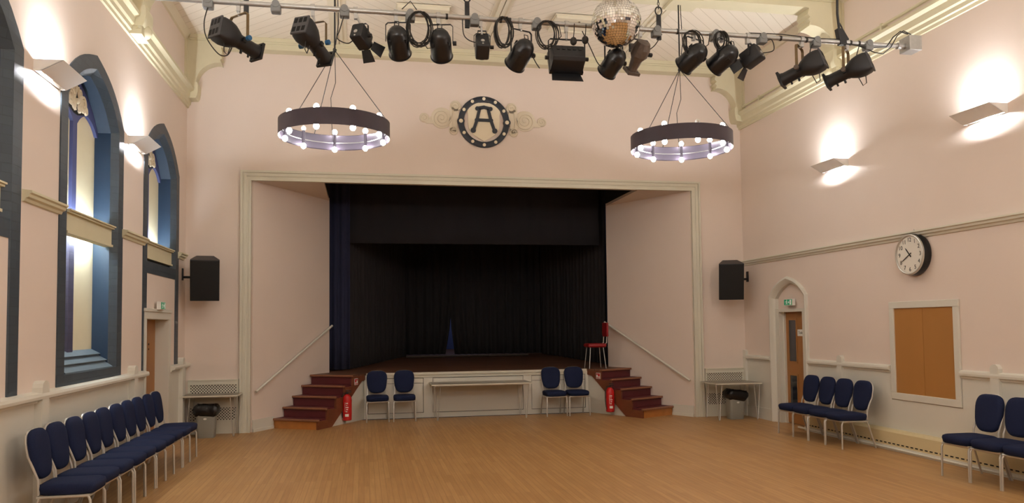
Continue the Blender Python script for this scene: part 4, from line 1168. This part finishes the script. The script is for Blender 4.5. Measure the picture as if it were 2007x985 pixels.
par(1.518, (1.525, RYc, 4.37), (-.30, .8, -.50), 'black par can tilted left, just left of the wide black floodlight', 4.60)
# wide flood
root = thing('floodlight', 'wide black box floodlight with barn door hanging left of the mirror ball', 'stage light', (1.985, RY, RZ - .1), 'black stage lights on the bar')
M = lampM((1.985, RYc, 4.345), (.02, .85, -.35))
b = MB()
def rect(z, a, t_, bt): return [(-a, bt, z), (a, bt, z), (a, t_, z), (-a, t_, z)]
b.loft([rect(-.10, .16, .07, -.06), rect(-.07, .165, .10, -.09), rect(.0, .165, .11, -.10), rect(.08, .168, .12, -.11)], M); b.build('housing', M_blackmetal, root, 0, bevel=.006)
b = MB(); b.box(-.172, .172, .11, .128, .06, .1, M); b.box(-.172, .172, -.118, -.10, .06, .1, M); b.box(-.172, -.16, -.118, .12, .06, .1, M); b.box(.16, .172, -.118, .12, .06, .1, M)
for i in range(5): b.box(-.12 + i * .055, -.09 + i * .055, .02, .05, -.106, -.098, M)
b.build('front_frame', M_blackgloss, root, 0)
b = MB(); Md = M @ Matrix.Translation((0, -.11, .09)) @ Matrix.Rotation(radians(15), 4, 'X'); b.prism([(-.145, 0), (.145, 0), (.16, -.125), (-.16, -.125)], 'Z', 0, .003, Md); b.build('barn_door', M_blackmetal, root, 0)
p1, p2 = yoke(root, 1.985, (1.985, RYc, 4.345), (.02, .85, -.35), .185, 4.535, M_blackmetal, (.004, .012))
knob(root, p2, Vector((1, 0, 0)), M_blackmetal, .02); knob(root, p1 - Vector((.035, 0, 0)), Vector((1, 0, 0)), M_blackmetal, .02)
par(2.46, (2.475, RYc, 4.34), (-.28, .8, -.50), 'black par can hanging directly below the mirror ball', 4.56, sc=.95)
# old grey profile
root = thing('profile_spotlight', 'old grey brown profile spotlight hanging right of the mirror ball', 'stage light', (2.74, RY, RZ - .1), 'black stage lights on the bar')
c = (2.745, RYc, 4.44); dd = (-.16, .62, -.62); M = lampM(c, dd)
b = MB(); b.loft([[(a_ * cos(t), b_ * sin(t), z) for t in [2 * pi * k / 10 for k in range(10)]] for z, a_, b_ in ((-.13, .03, .03), (-.12, .07, .07), (-.06, .092, .095), (.02, .092, .09), (.07, .06, .06), (.16, .048, .048), (.19, .055, .055), (.2, .055, .055))], M); b.build('housing', M_oldgrey, root, 25)
b = MB(); b.box(-.075, .075, .055, .1, -.05, .0, M); b.build('lamp_vent', M_oldgrey, root, 0)
b = MB(); b.box(-.07, .07, -.07, -.05, .185, .215, M); b.box(-.07, .07, .05, .07, .185, .215, M); b.box(-.07, -.05, -.05, .05, .185, .215, M); b.box(.05, .07, -.05, .05, .185, .215, M); b.build('gel_frame', M_oldgrey, root, 0)
p1, p2 = yoke(root, 2.76, c, dd, .115, 4.58, M_blackmetal, (.003, .012)); knob(root, p2, frame_from(dd)[0], M_blackmetal)
par(3.34, (3.335, RYc, 4.44), (-.42, .8, -.42), 'black par can tilted left, nearest right of the right hand chandelier wires', 4.63)
par(3.65, (3.675, RYc, 4.445), (-.42, .8, -.42), 'black par can tilted left, between two small coils of cable', 4.635)
boxlamp(3.94, (3.985, RYc, 4.475), (-.55, .7, -.42), 'small black box spotlight with folded barn doors, right of the par cans', 4.60, .07, .085, .2, (pi, pi / 2 + .2))
profile(4.56, (4.54, RYc, 4.36), (-.60, .62, -.30), 'black profile spotlight with brown yoke, second from the right end', 4.61, M_brownyoke, M_oldgrey)
profile(5.09, (5.085, RYc, 4.365), (-.60, .62, -.28), 'black profile spotlight with brown yoke, rightmost on the lighting bar', 4.62, M_brownyoke, M_oldgrey)

# cables and coils hanging from the bar
def coil(cx, cz, rx, rz, n_, label, rr=.006, tails=(), hang=None):
    b = MB(); pts = []
    for k in range(n_ * 20 + 1):
        a = 2 * pi * k / 20 + pi / 2; t_ = k / 20
        j = .06 * sin(t_ * 5.3) ; jx = 1 + .10 * sin(t_ * 7.1)
        pts.append((cx + rx * jx * cos(a) + .02 * sin(t_ * 3), RY - .035 - .012 * (t_ % 3), cz + (rz * (1 + j)) * (sin(a) - 1) ))
    b.tube(pts, rr, 5)
    for tl in tails: b.tube(tl, .005, 5)
    return tag(b.build('cable_coil', M_cable), label, 'cable', 'cable coils on the lighting bar')
coil(.52, 4.70, .105, .165, 7, 'tangled black cable coil hanging between the left pair of par cans', tails=([(.36, RY - .03, 4.72), (.44, RY - .04, 4.80), (.50, RY - .04, 4.72)], [(.62, RY - .04, 4.44), (.66, RY - .04, 4.36), (.60, RY - .04, 4.35), (.55, RY - .04, 4.42)]))
coil(1.335, 4.70, .075, .145, 5, 'neat oval black cable coil hanging left of the tilted par can', .008)
coil(1.77, 4.69, .095, .135, 6, 'tangled black cable coil hanging above the wide floodlight', tails=([(1.80, RY - .04, 4.68), (1.9, RY - .04, 4.66), (1.92, RY - .04, 4.55), (1.85, RY - .04, 4.47)],))
coil(3.30, 4.69, .09, .125, 4, 'loose black cable loops hanging beside the right hand chandelier rod', tails=([(3.4, RY - .04, 4.5), (3.48, RY - .04, 4.56), (3.5, RY - .04, 4.68)],))
coil(3.61, 4.70, .06, .09, 5, 'small bunch of black cable on the bar above the right par cans', .008)
def lead(pts, label):
    b = MB()
    # smooth by Catmull-Rom
    P_ = [Vector(p) for p in pts]; P_ = [P_[0]] + P_ + [P_[-1]]; out = []
    for i in range(1, len(P_) - 2):
        for k in range(6):
            t_ = k / 6; p0, p1, p2, p3 = P_[i - 1], P_[i], P_[i + 1], P_[i + 2]
            out.append(.5 * ((2 * p1) + (-p0 + p2) * t_ + (2 * p0 - 5 * p1 + 4 * p2 - p3) * t_ ** 2 + (-p0 + 3 * p1 - 3 * p2 + p3) * t_ ** 3))
    out.append(P_[-1]); b.tube(out, .0055, 5)
    return tag(b.build('power_cable', M_cable), label, 'cable', 'lamp cables on the lighting bar')
lead([(-1.39, RY - .03, 4.62), (-1.42, RY - .03, 4.48), (-1.40, RY - .03, 4.34), (-1.30, RY - .02, 4.20), (-1.22, RY - .02, 4.19), (-1.18, RY, 4.28)], 'black cable hanging from the first socket box to the leftmost spotlight')
lead([(-.18, RY - .03, 4.62), (-.22, RY - .03, 4.48), (-.24, RY - .03, 4.40), (-.14, RY - .03, 4.36), (-.07, RY, 4.44)], 'black cable looping to the small barn door spotlight')
lead([(.94, RY - .03, 4.66), (.95, RY - .03, 4.52), (1.0, RY - .03, 4.46), (1.08, RY, 4.45)], 'black cable hanging to the slim box lamp')
lead([(1.62, RY - .03, 4.36), (1.66, RY - .03, 4.28), (1.70, RY - .03, 4.22)], 'short black cable tail below the left tilted par can')
lead([(2.14, RY - .03, 4.62), (2.22, RY - .03, 4.46), (2.30, RY - .03, 4.30), (2.38, RY, 4.27)], 'black cable running down to the par can below the mirror ball')
lead([(2.98, RY - .03, 4.64), (2.90, RY - .03, 4.52), (2.82, RY, 4.46)], 'thin black cable from the bar to the old grey spotlight')
lead([(4.72, RY - .03, 4.68), (4.66, RY - .02, 4.62), (4.64, RY, 4.50)], 'black cable dropping to the second lamp from the right end')
lead([(5.22, RY - .03, 4.66), (5.20, RY - .02, 4.58), (5.18, RY, 4.48)], 'black cable dropping to the rightmost profile spotlight')
lead([(4.10, RY - .03, 4.62), (4.20, RY - .02, 4.66), (4.22, RY - .02, 4.55), (4.10, RY, 4.52)], 'black cable looping behind the right box spotlight')
lead([(-.36, RY, 4.66), (-.30, RY, 5.2), (-.28, RY, ZC)], 'black supply cable rising from the bar to the ceiling') if False else None

# plugs by the floodlight
for x, z, lab in ((2.16, 4.52, 'round black plug dangling by the right top of the floodlight'), (2.04, 4.50, 'round black plug dangling over the middle of the floodlight')):
    p = thing('cable_plug', lab, 'plug', (x, RY - .06, z), 'cable plugs on the bar')
    b = MB(); b.ball((x, RY - .06, z), .035, 12, 8, 1.2); b.build('plug_body', M_cable, p)
    b = MB(); b.tube([(x, RY - .06, z + .03), (x + .01, RY - .05, z + .1), (x + .02, RY - .03, RZ)], .005, 5); b.build('lead', M_cable, p)

# mirror ball
BX, BY, BZ, BR = 2.43, -6.22, 4.652, .240
mb = thing('mirror_ball', 'large mirrored disco ball hanging in front of the lighting bar', 'mirror ball', (BX, BY, BZ))
b = MB(); b.ball((BX, BY, BZ), BR - .004, 32, 20); b.build('core', M_dark, mb)
b = MB()
rows = 29
rnd = random.Random(3)
for i in range(rows):
    th = pi * (i + .5) / rows
    n_ = max(4, int(round(2 * pi * BR * sin(th) / .0265)))
    hz = BR * pi / rows * .465; hw = 2 * pi * BR * sin(th) / n_ * .465
    for k in range(n_):
        ph = 2 * pi * k / n_
        nn = Vector((sin(th) * cos(ph), sin(th) * sin(ph), cos(th)))
        e1 = Vector((-sin(ph), cos(ph), 0)); e2 = nn.cross(e1)
        j1, j2 = rnd.gauss(0, .045), rnd.gauss(0, .045)
        c_ = Vector((BX, BY, BZ)) + nn * BR
        a1 = (e1 + nn * j1).normalized() * hw; a2 = (e2 + nn * j2).normalized() * hz
        b.add([c_ - a1 - a2, c_ + a1 - a2, c_ + a1 + a2, c_ - a1 + a2], [(0, 1, 2, 3)])
o = b.build('mirror_tiles', M_mirror, mb, 0)
b = MB(); b.cyl((BX, BY, BZ + BR - .01), (BX, BY, BZ + BR + .03), .025, n=12); b.cyl((BX, BY, BZ + BR + .03), (BX, BY, ZC), .004, n=6); b.build('suspension', M_steel, mb)

# ================================================================== CHAIRS
def make_chair():
    """local: faces +Y, origin on the floor under the seat"""
    t_ = thing('banquet_chair', 'x', 'chair', (0, 0, 0), 'x', 0, True)
    def sup(z, hx, y0, y1, p=4, n=28):
        cy, hy = (y0 + y1) / 2, (y1 - y0) / 2
        return [(hx * math.copysign(abs(cos(a)) ** (2 / p), cos(a)), cy + hy * math.copysign(abs(sin(a)) ** (2 / p), sin(a)), z) for a in [2 * pi * k / n for k in range(n)]]
    b = MB()
    b.loft([sup(.372, .180, -.185, .21, 6), sup(.380, .197, -.205, .226, 5), sup(.425, .20, -.21, .232, 6), sup(.448, .195, -.205, .226, 6), sup(.460, .178, -.188, .208, 5), sup(.466, .14, -.15, .17, 4)])
    b.build('seat', M_fabric, t_, 60)
    # backrest: rounded shield, wider at top, leaning back
    b = MB(); n = 32
    def outline(sc):
        pts = []
        for k in range(n):
            a = 2 * pi * k / n; c, s_ = cos(a), sin(a)
            zc = math.copysign(abs(s_) ** (2 / 3.0), s_); xc = math.copysign(abs(c) ** (2 / 3.4), c)
            z = .690 + .203 * zc * sc
            w_ = .183 + .020 * ((z - .690) / .2)
            pts.append((w_ * xc * sc, z))
        return pts
    def lean(z): return -.205 - (z - .45) * .16
    lay = [(-.028, .80), (-.024, .93), (-.010, 1.0), (.010, 1.0), (.024, .94), (.032, .80), (.036, .5)]
    b.loft([[(x, lean(z) + dy + .012 * (1 - (x / .2) ** 2) * 0, z) for x, z in outline(sc)] for dy, sc in lay])
    b.build('backrest', M_fabric, t_, 60)
    # back frame: tube round the back of the pad
    b = MB(); pts = [(-.178, -.185, .38), (-.172, -.195, .50)]
    for a in [radians(x) for x in range(180, -1, -15)]:
        c, s_ = cos(a), sin(a)
        z = .688 + .198 * math.copysign(abs(s_) ** (2 / 3.0), s_); x = (.176 + .018 * s_) * math.copysign(abs(c) ** (2 / 3.4), c)
        pts.append((x, lean(z) - .026, z))
    pts += [(.172, -.195, .50), (.178, -.185, .38)]
    b.tube(pts, .0105, 8); b.build('back_frame', M_chrome, t_)
    b = MB(); b.tube([(-.187, .19, .36), (.187, .19, .36), (.187, -.19, .36), (-.187, -.19, .36)], .0125, 8, closed=True)
    b.build('seat_frame', M_chrome, t_)
    for sx in (-1, 1):
        b = MB(); b.tube([(sx * .178, .13, .362), (sx * .188, .185, .356), (sx * .192, .200, .32), (sx * .196, .205, .0)], .0115, 8); b.build('leg', M_chrome, t_)
        b = MB(); b.tube([(sx * .178, -.12, .364), (sx * .184, -.175, .356), (sx * .187, -.19, .32), (sx * .19, -.295, .0)], .0115, 8); b.build('leg', M_chrome, t_)
    return t_
proto = make_chair(); used = [False]
def place(x, y, rz, label, group):
    c = proto if not used[0] else copy_tree(proto); used[0] = True
    c.location = (x, y, 0); c.rotation_euler = (0, 0, rz); c['label'] = label; c['group'] = group
    return c
ordn = ['nearest the camera', 'second from the near end', 'third from the near end', 'fourth from the near end', 'fifth from the near end', 'sixth from the near end', 'seventh from the near end', 'third from the far end', 'second from the far end', 'farthest, next to the door']
jit = [.03, -.02, .0, .02, -.015, .01, 0, -.01, .015, 0]
for k, y in enumerate((-6.24, -5.81, -5.39, -4.98, -4.565, -4.155, -3.745, -3.335, -2.925, -2.51)):
    place(-2.40 + jit[k] * .4, y, -pi / 2 + jit[k] * .7, 'navy padded banquet chair in the row along left wall, %s' % ordn[k], 'navy chairs along the left wall')
for k, (y, l) in enumerate(((-2.50, 'leftmost of the four beside the arched door'), (-2.91, 'second of the four from the arched door'), (-3.32, 'third of the four from the arched door'), (-3.73, 'rightmost of the four between door and hatch'))):
    place(6.49, y, pi / 2 + (.02, -.015, .01, -.02)[k], 'navy padded banquet chair against right wall, ' + l, 'navy chairs along the right wall')
for k, (y, l) in enumerate(((-5.96, 'first past the hatch'), (-6.37, 'second past the hatch'), (-6.78, 'cut by the right picture edge'))):
    place(6.46, y, pi / 2, 'navy padded banquet chair against right wall, ' + l, 'navy chairs along the right wall')
for x, y, rz, l in ((.24, .965, .02, 'left of the pair near the left stairs'), (.725, .955, -.03, 'right of the pair near the left stairs'), (3.54, .965, .02, 'left of the pair near the right stairs'), (3.985, .96, -.02, 'right of the pair near the right stairs')):
    place(x, y, pi + rz, 'navy padded banquet chair before the stage front, ' + l, 'navy chairs in front of the stage')

# ================================================================== TABLES, BINS
def table(x0, x1, y0, y1, h, label, hx=.07, hy=.05):
    t_ = thing('folding_table', label, 'table', ((x0 + x1) / 2, (y0 + y1) / 2, 0), 'grey topped tables')
    b = MB(); b.rbox(x0, x1, y0, y1, h - .022, h, .008); tt_ = b.build('tabletop', M_tabletop, t_, 30)
    b = MB(); rectframe(b, 'Z', h - .024, h - .003, x0 - .006, x1 + .006, y0 - .006, y1 + .006, .012); b.build('edge_band', M_trim, t_, 0)
    b = MB(); b.box(x0 + .05, x1 - .05, y0 + .035, y0 + .05, h - .04, h - .022); b.box(x0 + .05, x1 - .05, y1 - .05, y1 - .035, h - .04, h - .022)
    b.box(x0 + .05, x0 + .065, y0 + .04, y1 - .04, h - .045, h - .022); b.box(x1 - .065, x1 - .05, y0 + .04, y1 - .04, h - .045, h - .022); b.build('under_frame', M_chrome, t_, 0)
    for sx, fx in ((-1, x0 + hx), (1, x1 - hx)):
        for sy, fy in ((-1, y0 + hy), (1, y1 - hy)):
            b = MB(); b.tube([(fx - .055, fy, h - .03), (fx - .008, fy, .02), (fx, fy, .008), (fx + .008, fy, .02), (fx + .055, fy, h - .03)], .0075, 7); b.build('leg', M_chrome, t_)
table(1.20, 3.03, .60, 1.25, .66, 'long grey folding table in front of the stage centre', .1, .05)
table(-2.80, -1.95, -.50, -.05, .66, 'small grey table in the left back corner over a bin')
table(6.02, 6.88, -.74, -.12, .655, 'small grey table in the right back corner over a bin')
def bin_(x, y, label, tilt, sc=1.0):
    t_ = thing('waste_bin', label, 'bin', (x, y, 0), 'grey waste bins')
    b = MB()
    def R_(z, a, bb): return [(x + a * math.copysign(abs(cos(q)) ** .35, cos(q)), y + bb * math.copysign(abs(sin(q)) ** .35, sin(q)), z) for q in [2 * pi * k / 24 for k in range(24)]]
    b.loft([R_(.0, .125, .09), R_(.01, .13, .095), R_(.40, .15, .115), R_(.40, .14, .105)]); b.build('bin_body', M_bin, t_, 30)
    b = MB(); rn = random.Random(5); rings = []
    for z, a, bb in ((.34, .151, .116), (.36, .162, .128), (.39, .185, .145), (.44, .195, .15), (.49, .18, .14), (.515, .15, .11), (.51, .10, .07), (.46, .07, .05)):
        rings.append([(px + rn.uniform(-.014, .014) + tilt * (z - .4) * .5, py + rn.uniform(-.012, .012), pz + rn.uniform(-.012, .012) + tilt * (px - x) * -.25) for px, py, pz in R_(z, a, bb)])
    b.loft(rings); b.build('bin_bag', M_bag, t_, 80)
    b = MB(); b.lathe([(0, .025), (.003, .025)], Matrix.Translation((x, y - .116, .3)) @ Matrix.Rotation(pi / 2, 4, 'X') @ Matrix.Scale(.6, 4, (0, 1, 0)), 12); b.build('badge', M_whiteplain, t_)
bin_(-2.43, -.42, 'grey bin with black liner under the left corner table', .15)
bin_(6.50, -.47, 'grey bin with black liner under the right corner table', .6)
